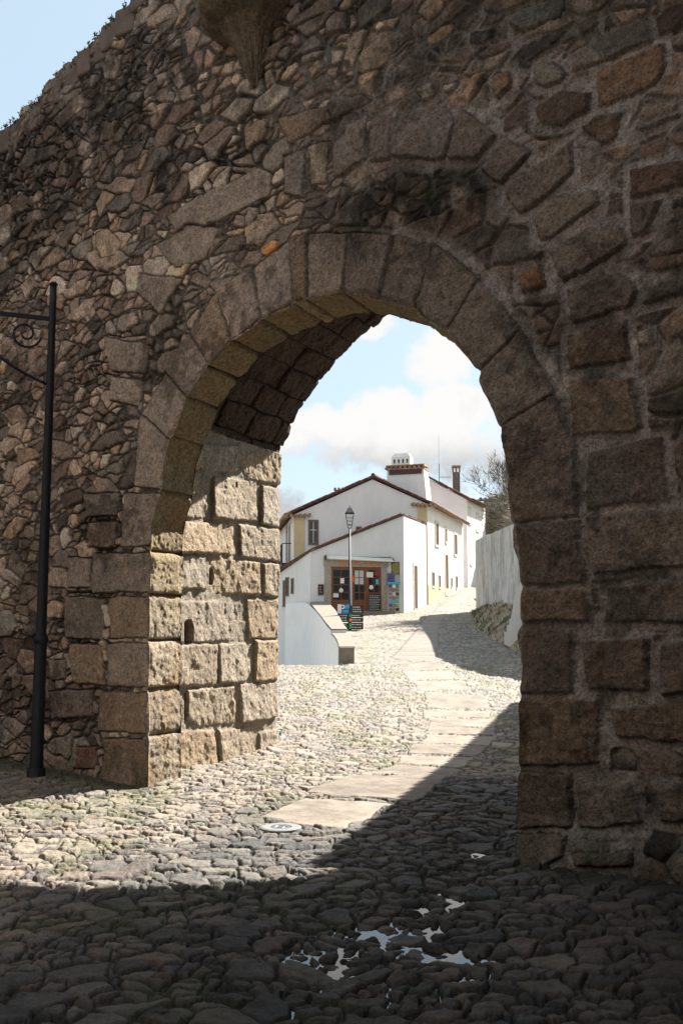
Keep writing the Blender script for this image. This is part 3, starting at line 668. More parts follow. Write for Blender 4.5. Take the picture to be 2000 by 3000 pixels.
# ------------------------------------------------------------------ cobbled ground
def S3(x, y): return (700 + x / 1.823, 1850 + y / 1.823)
slabs_px = [[(90, 1000), (560, 1055), (830, 925), (360, 890)], [(340, 872), (960, 920), (1120, 790), (600, 782)], [(640, 772), (1140, 795), (1200, 752), (860, 718)],
            [(860, 710), (1200, 742), (1260, 682), (870, 672)], [(890, 662), (1290, 674), (1330, 622), (920, 614)], [(960, 610), (1340, 618), (1370, 566), (1000, 560)],
            [(980, 556), (1370, 562), (1385, 522), (1000, 518)], [(1000, 512), (1370, 515), (1380, 470), (1010, 468)], [(980, 462), (1340, 464), (1340, 430), (980, 425)],
            [(1000, 420), (1340, 412), (1325, 350), (985, 328)], [(960, 320), (1250, 318), (1200, 268), (920, 272)], [(900, 264), (1185, 262), (1130, 215), (865, 218)],
            [(850, 210), (1120, 208), (1060, 165), (850, 165)], [(850, 158), (1065, 156), (1035, 136), (870, 138)]]
slabs = [np.array([ground_hit(*rayS(*S3(*p))) for p in P]) for P in slabs_px]
for k in range(len(slabs)): print('slab', k, slabs[k].round(2).tolist()) if k in (0, 5, 10, 13) else None
MC = ground_hit(*rayD(645, 1908))
valley = np.array([ground_hit(*rayD(*p)) for p in [(1185, 1880), (1110, 1945), (1040, 2030), (1000, 2090), (940, 2150), (860, 2200), (840, 2300), (820, 2350)]])
def polyd(X, Y, P):
    d = np.full(X.shape, 1e9)
    for k in range(len(P) - 1):
        ax, ay = P[k]; ex, ey = P[k + 1] - P[k]
        t = np.clip(((X - ax) * ex + (Y - ay) * ey) / (ex * ex + ey * ey), 0, 1)
        d = np.minimum(d, np.hypot(X - ax - t * ex, Y - ay - t * ey))
    return d
PATHC = np.array([ground_hit(*rayD(*p)) for p in [(948, 1513), (958, 1500), (972, 1470), (985, 1440), (1003, 1415), (1030, 1392), (1055, 1372), (1075, 1358)]])
print('path far', PATHC.round(2).tolist())
def ground_eval(X, Y):
    z0 = gbase(X, Y)
    dv = polyd(X, Y, valley)
    wd = .22 + .38 * sstep(7.0, 5.2, Y)
    z0 = z0 - .031 * np.exp(-(dv / wd) ** 2)
    # bank of rough stones rising toward the right-hand wall
    dw = (CW - (X + Y)) * .7071                       # distance in front of the wall
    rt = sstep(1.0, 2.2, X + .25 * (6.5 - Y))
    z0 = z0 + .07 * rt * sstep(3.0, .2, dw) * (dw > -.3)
    z0 = z0 + (fbm(X * .9, Y * .9, 601, 3) - .5) * .05 * sstep(26, 18, Y)
    wx = (fbm(X * 2.5, Y * 2.5, 603, 3) - .5) * .14; wy = (fbm(X * 2.5, Y * 2.5, 607, 3) - .5) * .14
    wx = wx + (fbm(X * 13, Y * 13, 609, 2) - .5) * .045; wy = wy + (fbm(X * 13, Y * 13, 611, 2) - .5) * .04
    sz = np.where(Y < 30, 1.0, 1.0)
    B, bi, bj, lx, ly = voro((X + wx) / .138, (Y + wy) / .120, 613, .95, .85)
    D = B * .125
    r = hsh(bi, bj, 621); r2 = hsh(bi, bj, 623)
    B2, ci_, cj_, lx2, ly2 = voro((X + wx) / .215, (Y + wy) / .185, 663, .9, .8)      # some larger stones
    bigm = hsh(ci_, cj_, 665) < .30; D2 = B2 * .195
    D = np.where(bigm, D2, np.minimum(D, D2)); r = np.where(bigm, hsh(ci_, cj_, 667), r); r2 = np.where(bigm, hsh(ci_, cj_, 669), r2)
    lx = np.where(bigm, lx2 * 1.4, lx); ly = np.where(bigm, ly2 * 1.4, ly)
    D = D + (fbm(X * 45, Y * 45, 633, 2) - .5) * .012; e = np.clip((D - .006) / .024, 0, 1); pf = np.sqrt(1 - (1 - e) ** 2)
    rough = fbm(X * 18, Y * 18, 625, 3) - .5
    amp = .020 + .017 * sstep(.2, .9, r)
    h = (amp + lx * .138 * (r2 - .5) * .30 + ly * .120 * (r - .5) * .30 + rough * .012 + (fbm(X * 42, Y * 42, 637, 2) - .5) * .009) * pf
    cb = np.array([(.285, .24, .19), (.23, .198, .166), (.325, .275, .215), (.17, .15, .136), (.28, .215, .168), (.255, .225, .192)])
    idx = np.minimum((r2 * 6).astype(int), 5)
    C = cb[idx] * (.80 + .4 * fbm(X * 12, Y * 12, 627, 3))[..., None]
    gapc = np.array([.065, .055, .042])
    w = sstep(0, .012, D - .003)[..., None]
    C = gapc * (1 - w) + C * w
    # damp stones and painted foreground shade along the channel, moss by the wall foot
    moss = sstep(.52, .66, fbm(X * 1.6, Y * 1.6, 631, 4) + .35 * sstep(1.1, .2, dw) * (dw > -.2) * (X < -1.6) + .10 * rt * sstep(2.5, .3, dw)) * (.85 - .55 * pf)
    C = C * (1 - moss[..., None]) + np.array([.085, .10, .03]) * moss[..., None]
    soil = sstep(.55, .15, dw + .25 * (fbm(X * 3, Y * 3, 635, 3) - .5)) * (dw > -.3) * ((X < PL[0] + .05) | (X > 1.4))
    h = h * (1 - .55 * soil)
    C = C * (1 - .7 * soil[..., None]) + np.array([.045, .045, .025]) * .7 * soil[..., None]
    pd = [(640, 2330, .14, .08), (860, 2300, .14, .08), (1010, 2290, .10, .06), (790, 2225, .10, .06), (1170, 2200, .10, .05), (1000, 2130, .09, .06), (1090, 1960, .12, .1), (960, 2080, .08, .06), (730, 2195, .24, .12), (1040, 2190, .20, .10), (950, 2150, .13, .08), (840, 2135, .10, .07), (1150, 1915, .20, .10), (1115, 1945, .18, .10), (1175, 1890, .12, .10), (1040, 2065, .05, .10), (890, 2060, .12, .06), (920, 2260, .16, .08), (680, 2290, .14, .08), (1100, 2240, .12, .07), (760, 2260, .12, .08)]
    for (px_, py_, ra_, rb_) in pd:
        q_ = ground_hit(*rayD(px_, py_)); z0 = z0 - .020 * np.exp(-(((X - q_[0]) / ra_) ** 2 + ((Y - q_[1]) / (rb_ * 1.6)) ** 2) ** 2)
    wet = np.exp(-(dv / (wd * 2.0)) ** 2)
    C = C * (1 - .45 * wet[..., None])
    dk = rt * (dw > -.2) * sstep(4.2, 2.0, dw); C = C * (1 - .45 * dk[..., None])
    damp_shade = (.50 * sstep(2.6, 1.5, dv + 1.4 * (fbm(X * 1.1, Y * 1.1, 681, 4) - .5)) * (.7 + .6 * fbm(X * 6, Y * 6, 683, 3)) * (.7 + .5 * r))[..., None]; C = C * (1 - damp_shade * np.array([1.12, 1.04, .92]))  # foreground shade painted into the cobble colour around the wet channel
    # flagstones
    path = np.zeros(X.shape, bool)
    hx = X + (fbm(X * 4, Y * 4, 641, 4) - .5) * .12; hy = Y + (fbm(X * 4, Y * 4, 643, 4) - .5) * .10
    for n, Q in enumerate(slabs):
        lo = Q.min(0) - .1; hi = Q.max(0) + .1
        m = (X > lo[0]) & (X < hi[0]) & (Y > lo[1]) & (Y < hi[1])
        if not m.any(): continue
        sd, _, _ = polysd(hx[m], hy[m], Q)
        e = np.clip((sd - .002) / .03, 0, 1); p2 = np.sqrt(1 - (1 - e) ** 2)
        rr = np.random.RandomState(n + 9)
        hb = (.024 + rr.uniform(-.006, .010) + (fbm(X[m] * 7, Y[m] * 7, 651, 3) - .5) * .016) * p2
        ins_ = sd > 0
        h[m] = np.where(ins_, hb, h[m])
        c = np.array([.27, .228, .185]) * rr.uniform(.74, 1.05) * (.55 + .85 * fbm(X[m] * 4, Y[m] * 4, 653, 5))[:, None]
        ww = sstep(0, .02, sd)[:, None]
        C[m] = np.where(ins_[:, None], gapc * (1 - ww) + c * ww, C[m]); path[m] |= ins_
    far = Y > PATHC[0][1] - .3
    if far.any():
        dp = np.where(far, polyd(X, Y, PATHC), 9.0)
        row = np.floor(Y / .55 + .3 * X); fy = (Y / .55 + .3 * X) - row
        PW_ = np.interp(Y, [25, 36, 60], [.60, .42, .40]); d2 = np.minimum(PW_ - dp, np.minimum(fy, 1 - fy) * .5)
        ins_ = dp < PW_
        e = np.clip(d2 / .05, 0, 1)
        h = np.where(ins_, .045 * e, h)
        c = np.array([.25, .22, .185]) * (.8 + .3 * hsh(row, row * 0, 5))[..., None]
        C = np.where(ins_[..., None], c * (.5 + .5 * e)[..., None], C); path |= ins_
    dm = np.hypot(X - MC[0], Y - MC[1]); h = np.where(dm < .19, np.minimum(h, .02), h)
    return z0 + h, C, path
us = np.concatenate([np.linspace(-1.0, -.40, 60)[:-1], np.arange(-.40, .40, .00078), np.linspace(.40, 1.0, 60)[1:]])
ys = [3.0]
while ys[-1] < 24.0: ys.append(ys[-1] + (.013 if ys[-1] < 9 else min(.05, .013 + (ys[-1] - 9) * .003)))
ys = np.array(ys)
Ug, Yg = np.meshgrid(us, ys); Xg = Ug * Yg
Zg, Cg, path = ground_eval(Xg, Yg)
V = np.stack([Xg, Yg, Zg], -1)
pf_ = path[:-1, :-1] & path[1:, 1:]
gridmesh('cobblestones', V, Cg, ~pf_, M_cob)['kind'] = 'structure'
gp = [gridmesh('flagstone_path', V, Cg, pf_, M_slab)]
xs = np.arange(-.1, 12, .055); ys2 = np.arange(24.0 - .02, 66, .085)
Xg, Yg = np.meshgrid(xs, ys2)
# street stays right of the parapet
OUT = np.array([(44.8, -1.43), (44.7, -1.427), (38.9, -.987), (34.6, -.65), (31, -.407), (29.4, -.219), (27.2, -.119), (24.4, -.053), (23.9, -.04)])[::-1]
def xout(Y): return sum(np.interp(np.asarray(Y, float) + k * .7, OUT[:, 0], OUT[:, 1]) for k in (-3, -2, -1, 0, 1, 2, 3)) / 7
Xg = np.where(Xg < .6, xout(Yg) + (Xg + .1) / .7 * (.6 - xout(Yg)), Xg) + 0 * Xg
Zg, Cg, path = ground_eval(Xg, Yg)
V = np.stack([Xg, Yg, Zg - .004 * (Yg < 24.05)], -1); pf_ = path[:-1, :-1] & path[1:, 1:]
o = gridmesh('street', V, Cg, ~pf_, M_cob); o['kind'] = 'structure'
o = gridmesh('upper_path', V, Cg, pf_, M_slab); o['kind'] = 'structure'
gp[0]['kind'] = 'structure'
# ground behind and around
def sheet(name, pts, mat):
    o = MB().quad(*pts).build(name, mat); o['kind'] = 'structure'; return o
mb = MB()
mb.quad((-60, -60, -.03), (60, -60, -.03), (60, 3.2, -.03), (-60, 3.2, -.03))
mb.quad((-60, 3.2, -.03), (-2.9, 3.2, -.03), (-22, 23.9, -.03), (-60, 23.9, -.03))
mb.quad((2.9, 3.2, -.03), (60, 3.2, -.03), (60, 23.9, -.03), (22, 23.9, -.03))
mb.build('forecourt', M_earth)['kind'] = 'structure'
mb = MB(); mb.quad((-900, -900, -6), (900, -900, -6), (900, 900, -6), (-900, 900, -6)); mb.build('far_ground', M_earth)['kind'] = 'structure'
# lower lane on the left, dropped below the terrace
mb = MB(); mb.quad((-14, 23.98, -1.5), (.02, 23.98, -1.5), (-1.0, 48, -1.2), (-14, 48, -1.2)); mb.quad((-14, 48, -1.2), (-1.0, 48, -1.2), (-3, 80, -.8), (-20, 80, -.8))
mb.quad((-14, 24.0, -1.6), (.02, 24.0, -1.6), (.02, 24.0, .72), (-14, 24.0, .72))
mb.build('lower_lane', plain('lane_paving', (.30, .27, .23), .9, scale=3))['kind'] = 'structure'
mb = MB(); mb.quad((7.0, 24, 1.0), (40, 24, 1.0), (40, 66, 4.4), (7.0, 66, 4.4)); mb.quad((-10, 66, 4.4), (40, 66, 4.4), (40, 120, 5), (-10, 120, 5))
mb.build('hill_ground', M_earth)['kind'] = 'structure'
# puddle
mb = MB(); WL = -.0208
ring_p = [(.9 * K, 0)]
pp = [ground_hit(*rayD(*p)) for p in [(1210, 1860), (1080, 1870), (980, 1960), (840, 2010), (600, 2110), (520, 2352), (640, 2500), (1150, 2500), (1260, 2250), (1160, 2080), (1180, 1960)]]
mb.v = [(p[0], p[1], WL + 0) for p in pp]; mb.f = [tuple(range(len(pp)))]
pud = mb.build('puddle', M_water); pud['kind'] = 'structure'

# cover
cov = empty('access_cover', (MC[0], MC[1], .02), 'small round grey cover set flush in the sunny cobbles near the flagstones', 'utility cover')
MB().lathe((MC[0], MC[1], 0), [(.0, .030), (.085, .030), (.087, .044), (.150, .046), (.165, .040), (.168, -.05)], 40).build('concrete_ring', M_conc, cov, smooth=False)
MB().lathe((MC[0], MC[1], 0), [(.0, .043), (.030, .043), (.034, .040), (.045, .040), (.048, .043), (.078, .043), (.082, .034)], 40).build('lid', M_steel, cov)

# ------------------------------------------------------------------ black post with bracket
bx, by = ground_hit(*rayD(83, 1795))
ptop = at(119, 655, by).z
post = empty('bracket_post', (bx, by, 0), 'tall black iron post with scrolled bracket arm left of the gate', 'lamp post')
MB().tube([(bx, by, -.05), (bx, by, .12), (bx, by, .14), (bx, by, 1.5), (bx, by, 1.52), (bx, by, 3.6), (bx, by, ptop - .25), (bx, by, ptop)], [.082, .080, .070, .065, .057, .048, .039, .037], 20).build('pole', M_iron, post, smooth=True)
MB().lathe((bx, by, 0), [(.115, .0), (.115, .04), (.10, .05), (.095, .14), (.082, .16)], 24).build('base_collar', M_iron, post, smooth=True)
MB().lathe((bx, by, 0), [(.068, 1.47), (.080, 1.49), (.080, 1.53), (.066, 1.55)], 24).build('collar_ring', M_iron, post, smooth=True)
MB().lathe((bx, by, ptop), [(.044, 0), (.05, .01), (.03, .035), (.0, .045)], 16).build('pole_cap', M_iron, post, smooth=True)
za = at(112, 733, by).z; ad = Vector((-.93, -.36, 0)).normalized()
b0 = Vector((bx, by, za))
MB().box(b0 + ad * .65 + Vector((0, 0, 0)), (1.3, .02, .05), ad, Vector((-ad.y, ad.x, 0))).build('arm', M_iron, post)
pts = [b0 + Vector((0, 0, -.75)) + ad * .04]
for k in range(1, 15):
    f = k / 14; pts.append(b0 + ad * (.04 + 1.0 * f) + Vector((0, 0, -.75 + .72 * f - .10 * math.sin(f * math.pi))))
MB().tube(pts, .017, 8).build('brace', M_iron, post, smooth=True)
def scroll(c, r0, r1, turns, a0, n=30):
    return [c + (ad * math.cos(a0 + turns * 6.283 * k / n) + Vector((0, 0, 1)) * math.sin(a0 + turns * 6.283 * k / n)) * (r0 + (r1 - r0) * k / n) for k in range(n + 1)]
MB().tube(scroll(b0 + ad * .28 + Vector((0, 0, -.20)), .17, .04, 1.4, 3.3), .014, 6).build('scroll', M_iron, post, smooth=True)
MB().tube(scroll(b0 + ad * .70 + Vector((0, 0, -.12)), .09, .03, 1.3, 3.1), .012, 6).build('scroll', M_iron, post, smooth=True)

# moss and grass along the top of the wall
mb = MB(); rng = random.Random(11)
for k in range(5200):
    s0 = rng.uniform(-5.5, 2.0); zt = float(np.interp(s0, ss, topz))
    if rng.random() > .25 + .75 * vn(np.array([s0 * 1.7]), np.array([0.0]), 8)[0]: continue
    p = Vector(W(s0, zt - rng.uniform(-.01, .16) * rng.random(), rng.uniform(-.05, .35)))
    L_ = rng.uniform(.012, .034); d = Vector((rng.uniform(-1, 1), rng.uniform(-1, 1), rng.uniform(.1, 1))).normalized()
    sd_ = d.cross(Vector((rng.uniform(-1, 1), rng.uniform(-1, 1), .3))).normalized() * L_ * .5
    mb.quad(p - sd_, p + sd_, p + d * L_ * 1.4 + sd_ * .3, p + d * L_ * 1.4 - sd_ * .3)
o = mb.build('moss', M_moss); props(o, 'green moss and small weeds along the sloping top edge of the wall', 'moss', kind='stuff')

# ------------------------------------------------------------------ facade helper
ZU = Vector((0, 0, 1))
class Fac:
    def __init__(s, p0, p1):
        s.p = Vector((p0[0], p0[1], 0)); s.u = Vector((p1[0] - p0[0], p1[1] - p0[1], 0)); s.L = s.u.length; s.u.normalize()
        s.n = Vector((s.u.y, -s.u.x, 0))            # outward when u runs left to right seen from outside
    def pix(s, x, y):                               # photo D px -> (a, z)
        a, b = rayD(x, y)
        t = (s.p.x - a * s.p.y) / (a * s.u.y - s.u.x)
        Y = s.p.y + t * s.u.y
        return t, EYE + b * Y
    def pt(s, a, z, out=0): return s.p + s.u * a + ZU * z + s.n * out
    def box(s, mb, a0, a1, z0, z1, o0, o1):
        P = [s.pt(a0, z0, o0), s.pt(a1, z0, o0), s.pt(a1, z0, o1), s.pt(a0, z0, o1), s.pt(a0, z1, o0), s.pt(a1, z1, o0), s.pt(a1, z1, o1), s.pt(a0, z1, o1)]
        return mb.hexa(P)
    def rect(s, x0, y0, x1, y1):                    # photo D px rectangle -> a0,a1,z0,z1 (near vertical left/right edges)
        a0, zt = s.pix(x0, y0); a1, zb = s.pix(x1, y1)
        a0b, zb0 = s.pix(x0, y1); a1b, zt1 = s.pix(x1, y0)
        return min(a0, a1), max(a0, a1), min(zb, zb0), max(zt, zt1)
def window(F, rc, parent, frame=M_frame, panel=M_dwood, fw=.12, bars=False, name='window'):
    a0, a1, z0, z1 = rc
    mb = MB()
    F.box(mb, a0 - fw, a1 + fw, z1, z1 + fw * 1.2, -.05, .035); F.box(mb, a0 - fw, a1 + fw, z0 - fw, z0, -.05, .06)
    F.box(mb, a0 - fw, a0, z0, z1, -.05, .035); F.box(mb, a1, a1 + fw, z0, z1, -.05, .035)
    w = mb.build(name, frame, parent)
    m2 = MB(); F.box(m2, a0, a1, z0, z1, -.05, .008)
    m2.build('shutter' if panel is not M_glassd else 'pane', panel, w)
    m3 = MB(); mid = (a0 + a1) / 2
    F.box(m3, mid - .015, mid + .015, z0, z1, .0, .02); F.box(m3, a0, a1, z0 + (z1 - z0) * .6, z0 + (z1 - z0) * .6 + .03, 0, .018)
    m3.build('glazing_bar', M_wood if panel is M_dwood else M_white, w)
    return w
def tiles_edge(mb, p0, p1, r=.09, pitch=.2, up=0.0, axis=None, L_=.3):
    """a row of round tile ends from p0 to p1; each tile points along axis"""
    p0 = Vector(p0); p1 = Vector(p1); n = max(1, int((p1 - p0).length / pitch))
    for k in range(n + 1):
        p = p0.lerp(p1, k / n) + ZU * random.uniform(-.012, .012)
        mb.tube([p, p + axis * L_], r, 8)
def rake(mb, p0, p1, r=.06, seg=.36):
    p0 = Vector(p0); p1 = Vector(p1); n = max(1, int((p1 - p0).length / seg)); d = (p1 - p0) / n
    for k in range(n):
        a_ = p0 + d * k + ZU * random.uniform(-.012, .012); mb.tube([a_, a_ + d * 1.12 + ZU * .03], [r, r * .82], 8)

# ------------------------------------------------------------------ shop
pA = at(712, 1380, 44.6); pB = at(928, 1412, 45.6)
FS = Fac(pA, pB)
zAl = FS.pix(712, 1268)[1]; zBr = FS.pix(928, 1184)[1]; zgs = float(gbase(0, 45))
LD = Vector((-.142, 1, 0)).normalized(); RD = Vector((.323, 1, 0)).normalized()
A = FS.pt(0, 0); B = FS.pt(FS.L, 0)
lenL = 15.0; lenR = 4.6
shop = empty('shop_house', (A.x, A.y, 0), 'low white shop with lean-to tiled roof and brown wooden doors', 'house')
mb = MB()
A1 = FS.p.copy(); A1.x, A1.y = -2.79, 46.9; A2 = A1 + LD * lenL; zA1 = EYE + rayD(648, 1312)[1] * 46.9; B2 = B + RD * lenR
zl = -1.6
zA = zAl; zB = zBr
fr = [A + ZU * zl, B + ZU * zl, B + ZU * zB, A + ZU * zA]
mb.quad(*fr)
mb.quad(A1 + ZU * zl, A + ZU * zl, A + ZU * zA, A1 + ZU * zA1)
mb.quad(A2 + ZU * zl, A1 + ZU * zl, A1 + ZU * zA1, A2 + ZU * zA1)
mb.quad(B + ZU * zl, B2 + ZU * zl, B2 + ZU * zB, B + ZU * zB)
mb.quad(B2 + ZU * zl, A2 + ZU * zl, A2 + ZU * zA1, B2 + ZU * zB)
mb.build('wall', M_white, shop)
# roof: sheet plus tile rows
mb = MB(); up = ZU * .05; o1 = FS.n * .10
e0 = A + ZU * (zA + .03) + o1 - FS.u * .18; e1 = B + ZU * (zB + .03) + o1
sl = (e1 - e0).normalized()
e0 = A + ZU * (zA + .03) + o1; eL = A1 + ZU * (zA1 + .02) + Vector((-.16, -.10, 0)); eB = A2 + ZU * (zA1 + .02) - FS.u * .16; e2 = B2 + ZU * (zB + .03)
mb.prism([e0, e1, e2], ZU * .05); mb.prism([e0, e2, eB], ZU * .05); mb.prism([e0, eB, eL], ZU * .05)
rake(mb, e0 + ZU * .07, e1 + ZU * .07 - sl * .2, .062)
for k in range(3, 12):
    f = k / 12; q0 = e1.lerp(e2, f) + ZU * .07; q1 = (e0 if k < 2 else e0.lerp(eB, (k - 1) / 11)) + ZU * .07
    mb.tube([q1, q0], .06, 6)
mb.tube([e0 + ZU * .06, eL + ZU * .06], .05, 6)
mb.build('roof', M_tile, shop)
mb = MB(); tiles_edge(mb, e0 + ZU * .03, eL + ZU * .03, axis=(e1 - e0).normalized(), pitch=.16, r=.05, L_=.2); mb.build('eave_tiles', M_tile_l, shop)
# side windows on the left wall
FL = Fac(A1, A)
for rc in [(657, 1328, 663, 1368), (670, 1330, 674, 1362)]:
    a0, z1 = FL.pix(rc[0], rc[1]); a1, z0 = FL.pix(rc[2], rc[3])
    z0 = FL.pix((rc[0] + rc[2]) / 2, rc[3])[1]; z1 = FL.pix((rc[0] + rc[2]) / 2, rc[1])[1]
    window(FL, (min(a0, a1), max(a0, a1), z0, z1), shop, fw=.035, frame=M_coping)
a0, _ = FL.pix(651, 1400); a1, _ = FL.pix(654.5, 1400)
window(FL, (a0, a1, FL.pix(653, 1392)[1], FL.pix(653, 1335)[1]), shop, fw=.04, frame=M_coping, name='side_door')
# doorway surround of granite
mb = MB()
dl = FS.rect(760, 1303, 875, 1408)
a0, a1, z0, z1 = dl; z0 = zgs + .16; zdoor = (z0, z1)
F = FS
F.box(mb, a0 - .30, a0, zgs - .2, z1, -.05, .05); F.box(mb, a1, a1 + .28, zgs - .2, z1, -.05, .05); F.box(mb, a0 - .34, a1 + .32, z1, z1 + .46, -.05, .06)
mb.build('stone_surround', M_granite, shop)
mb = MB(); F.box(mb, a0 - .3, a1 + .4, zgs - .3, z0, -.1, .42); mb.build('doorstep', M_coping, shop)
# recessed dark reveal panel is the leaves themselves, three doors
W3 = (a1 - a0)
leafs = [(a0, a0 + W3 * .40), (a0 + W3 * .42, a0 + W3 * .70), (a0 + W3 * .70, a1)]
for n, (l0, l1) in enumerate(leafs):
    mb = MB(); st = .10
    F.box(mb, l0, l0 + st, z0, z1, -.02, .02); F.box(mb, l1 - st, l1, z0, z1, -.02, .02)
    F.box(mb, l0 + st, l1 - st, z1 - .14, z1, -.02, .019); F.box(mb, l0 + st, l1 - st, z0, z0 + .40, -.02, .012); F.box(mb, l0 + st, l1 - st, z0 + .40, z0 + .50, -.02, .019)
    mid = (l0 + l1) / 2
    F.box(mb, mid - .018, mid + .018, z0 + .5, z1 - .14, -.02, .016)
    for k in range(1, 4):
        zz_ = z0 + .5 + (z1 - .14 - z0 - .5) * k / 4; F.box(mb, l0 + st, mid - .018, zz_ - .015, zz_ + .015, -.02, .014); F.box(mb, mid + .018, l1 - st, zz_ - .015, zz_ + .015, -.02, .014)
    d = mb.build('door', M_wood, shop)
    mb = MB(); F.box(mb, l0 + st, l1 - st, z0 + .5, z1 - .14, -.02, .004); mb.build('pane', M_glassd, d)
    if n == 1:
        mb = MB(); zt = z1 - .16; F.box(mb, l0 + st + .02, l1 - st - .02, zt - .62, zt, .0045, .008); mb.build('curtain', M_curtain, d)
    mb = MB(); F.box(mb, l1 - .06, l1 - .035, z0 + .95, z0 + 1.15, .02, .05); mb.build('handle', M_iron, d)
# vent box, sign letters
mb = MB(); F.box(mb, *FS.rect(905, 1321, 916, 1337), 0, .08); mb.build('meter_box', plain('meter_grey', (.42, .40, .42), .6), shop)
def text(name, s, F, a, z, size, mat, parent=None, out=.065, sx=1):
    cu = bpy.data.curves.new(name, 'FONT'); cu.body = s; cu.size = size; cu.extrude = .006; cu.align_x = 'LEFT'
    o = bpy.data.objects.new(name, cu); COL.objects.link(o)
    dg = bpy.context.evaluated_depsgraph_get(); me = bpy.data.meshes.new_from_object(o.evaluated_get(dg))
    COL.objects.unlink(o); bpy.data.objects.remove(o)
    M = Matrix((( F.u.x * sx, 0, F.n.x, 0), (F.u.y * sx, 0, F.n.y, 0), (0, 1, 0, 0), (0, 0, 0, 1)))
    p = F.pt(a, z, out); M.translation = p
    me.transform(M); me.name = name
    return link(name, me, mat, parent)
za_, zb_ = FS.pix(775, 1299)
text('sign_lettering', 'MERCADO', FS, FS.pix(776, 1297)[0], z1 + .10, .30, M_orange, shop, sx=.62)
text('sign_lettering', 'de', FS, FS.pix(815, 1297)[0], z1 + .10, .20, M_orange, shop, sx=.8)
text('sign_lettering', 'CASTELO', FS, FS.pix(833, 1299)[0], z1 + .08, .32, M_orange, shop, sx=.60)
# awning rolled at the top
aw = empty('awning', tuple(FS.pt(a0, z1 + .5)), 'cream rolled-up awning above the brown shop doors', 'awning')
a_l, zl_ = FS.pix(747, 1281); a_r, zr_ = FS.pix(898, 1289)
mb = MB(); mb.tube([FS.pt(a_l, zl_, .14), FS.pt(a_r, zr_ + .03, .20)], .085, 14); mb.build('roll', M_awn, aw, smooth=True)
mb = MB(); mb.prism([FS.pt(a_l + .1, zl_ + .09, .03), FS.pt(a_l + .1, zl_ - .05, .30), FS.pt(a_r, zr_ - .05, .40), FS.pt(a_r, zr_ + .12, .03)], ZU * .015); mb.build('fabric', M_awn, aw)
mb = MB(); F.box(mb, a_l - .05, a_l, zl_ - .10, zl_ + .10, 0, .24); mb.build('bracket', M_dwood, aw); mb = MB(); F.box(mb, a_r, a_r + .05, zr_ - .08, zr_ + .12, 0, .26); mb.build('bracket', M_dwood, aw)
mb = MB(); F.box(mb, a_l + .1, a_r, zr_ + .135, zr_ + .165, 0, .10); mb.build('mounting_rail', M_iron, aw)

def board(name, F, rc, mat, label, cat, frame=None, out=.03, lines=0, base=0):
    a0, a1, z0, z1 = F.rect(*rc)
    e = empty(name, tuple(F.pt((a0 + a1) / 2, z0, base)), label, cat)
    fw = .035 if frame else 0
    mb = MB(); F.box(mb, a0 + fw, a1 - fw, z0 + fw, z1 - fw, base, base + out); mb.build('panel', mat, e)
    if frame:
        mb = MB(); F.box(mb, a0, a1, z1 - fw, z1, base, base + out + .012); F.box(mb, a0, a1, z0, z0 + fw, base, base + out + .012)
        F.box(mb, a0, a0 + fw, z0 + fw, z1 - fw, base, base + out + .012); F.box(mb, a1 - fw, a1, z0 + fw, z1 - fw, base, base + out + .012); mb.build('frame', frame, e)
    if lines:
        h_ = (z1 - z0 - 2 * fw) / (lines + 1)
        for k in range(lines):
            mb = MB()
            zz_ = z1 - fw - h_ * (k + 1); x = a0 + fw + .04
            while x < a1 - fw - .08:
                w_ = random.uniform(.03, .09); F.box(mb, x, min(x + w_, a1 - fw - .03), zz_ - h_ * .16, zz_ + h_ * .16, base + out, base + out + .003); x += w_ + .025
            mb.build('writing_line', M_chalk, e)
    return e
board('menu_board', FS, (730, 1342, 743, 1367), M_black, 'small black menu board on the white wall left of the shop doors', 'menu board', M_wood, lines=5)
board('chalkboard', FS, (843, 1363, 874, 1406), M_black, 'tall chalkboard in a wooden frame leaning against the right shop door', 'chalkboard', M_wood, out=.03, lines=9, base=.06)
for rc, mat, lab in [((868 - 9, 1311, 875 - 15, 1312), None, None)]: pass
for rc, mat, lab, sh in [((841, 1314, 856, 1326), M_paper, 'wide cream notice at the top of the right shop door', 0), ((781, 1328, 790, 1340), M_paper, 'white upright notice stuck in the left shop door', 0),
                     ((765, 1363, 777, 1372), M_paper, 'white sideways notice low on the left shop door', 0), ((804, 1323, 812, 1337), M_orange, 'orange sticker on the middle shop door', 0),
                     ((862, 1330, 869, 1342), M_cyan, 'turquoise notice on the right shop door', 0)]:
    a0, a1, z0_, z1_ = FS.rect(*rc); mb = MB(); FS.box(mb, a0, a1, z0_, z1_, .0205, .026)
    o = mb.build('door_notice', mat); props(o, lab, 'notice', 'notices stuck on the shop doors')
for (cx, cy, r, mat, lab) in [(783, 1356, 5, M_paper, 'round white sticker in the left shop door'), (852, 1349, 5, M_paper, 'round whitish sticker in the right shop door'), (866, 1317, 7, plain('red_print', (.30, .03, .06), .5), 'round dark red and blue sticker at top of the right shop door')]:
    a_, z_ = FS.pix(cx, cy); r_ = r * .4373e-3 * 45
    P = [FS.pt(a_ + r_ * math.cos(q * math.pi / 10), z_ + r_ * math.sin(q * math.pi / 10), .0205) for q in range(20)]
    mb = MB(); mb.prism(P, FS.n * .006); props(mb.build('door_sticker', mat), lab, 'sticker', 'round stickers on the shop doors')
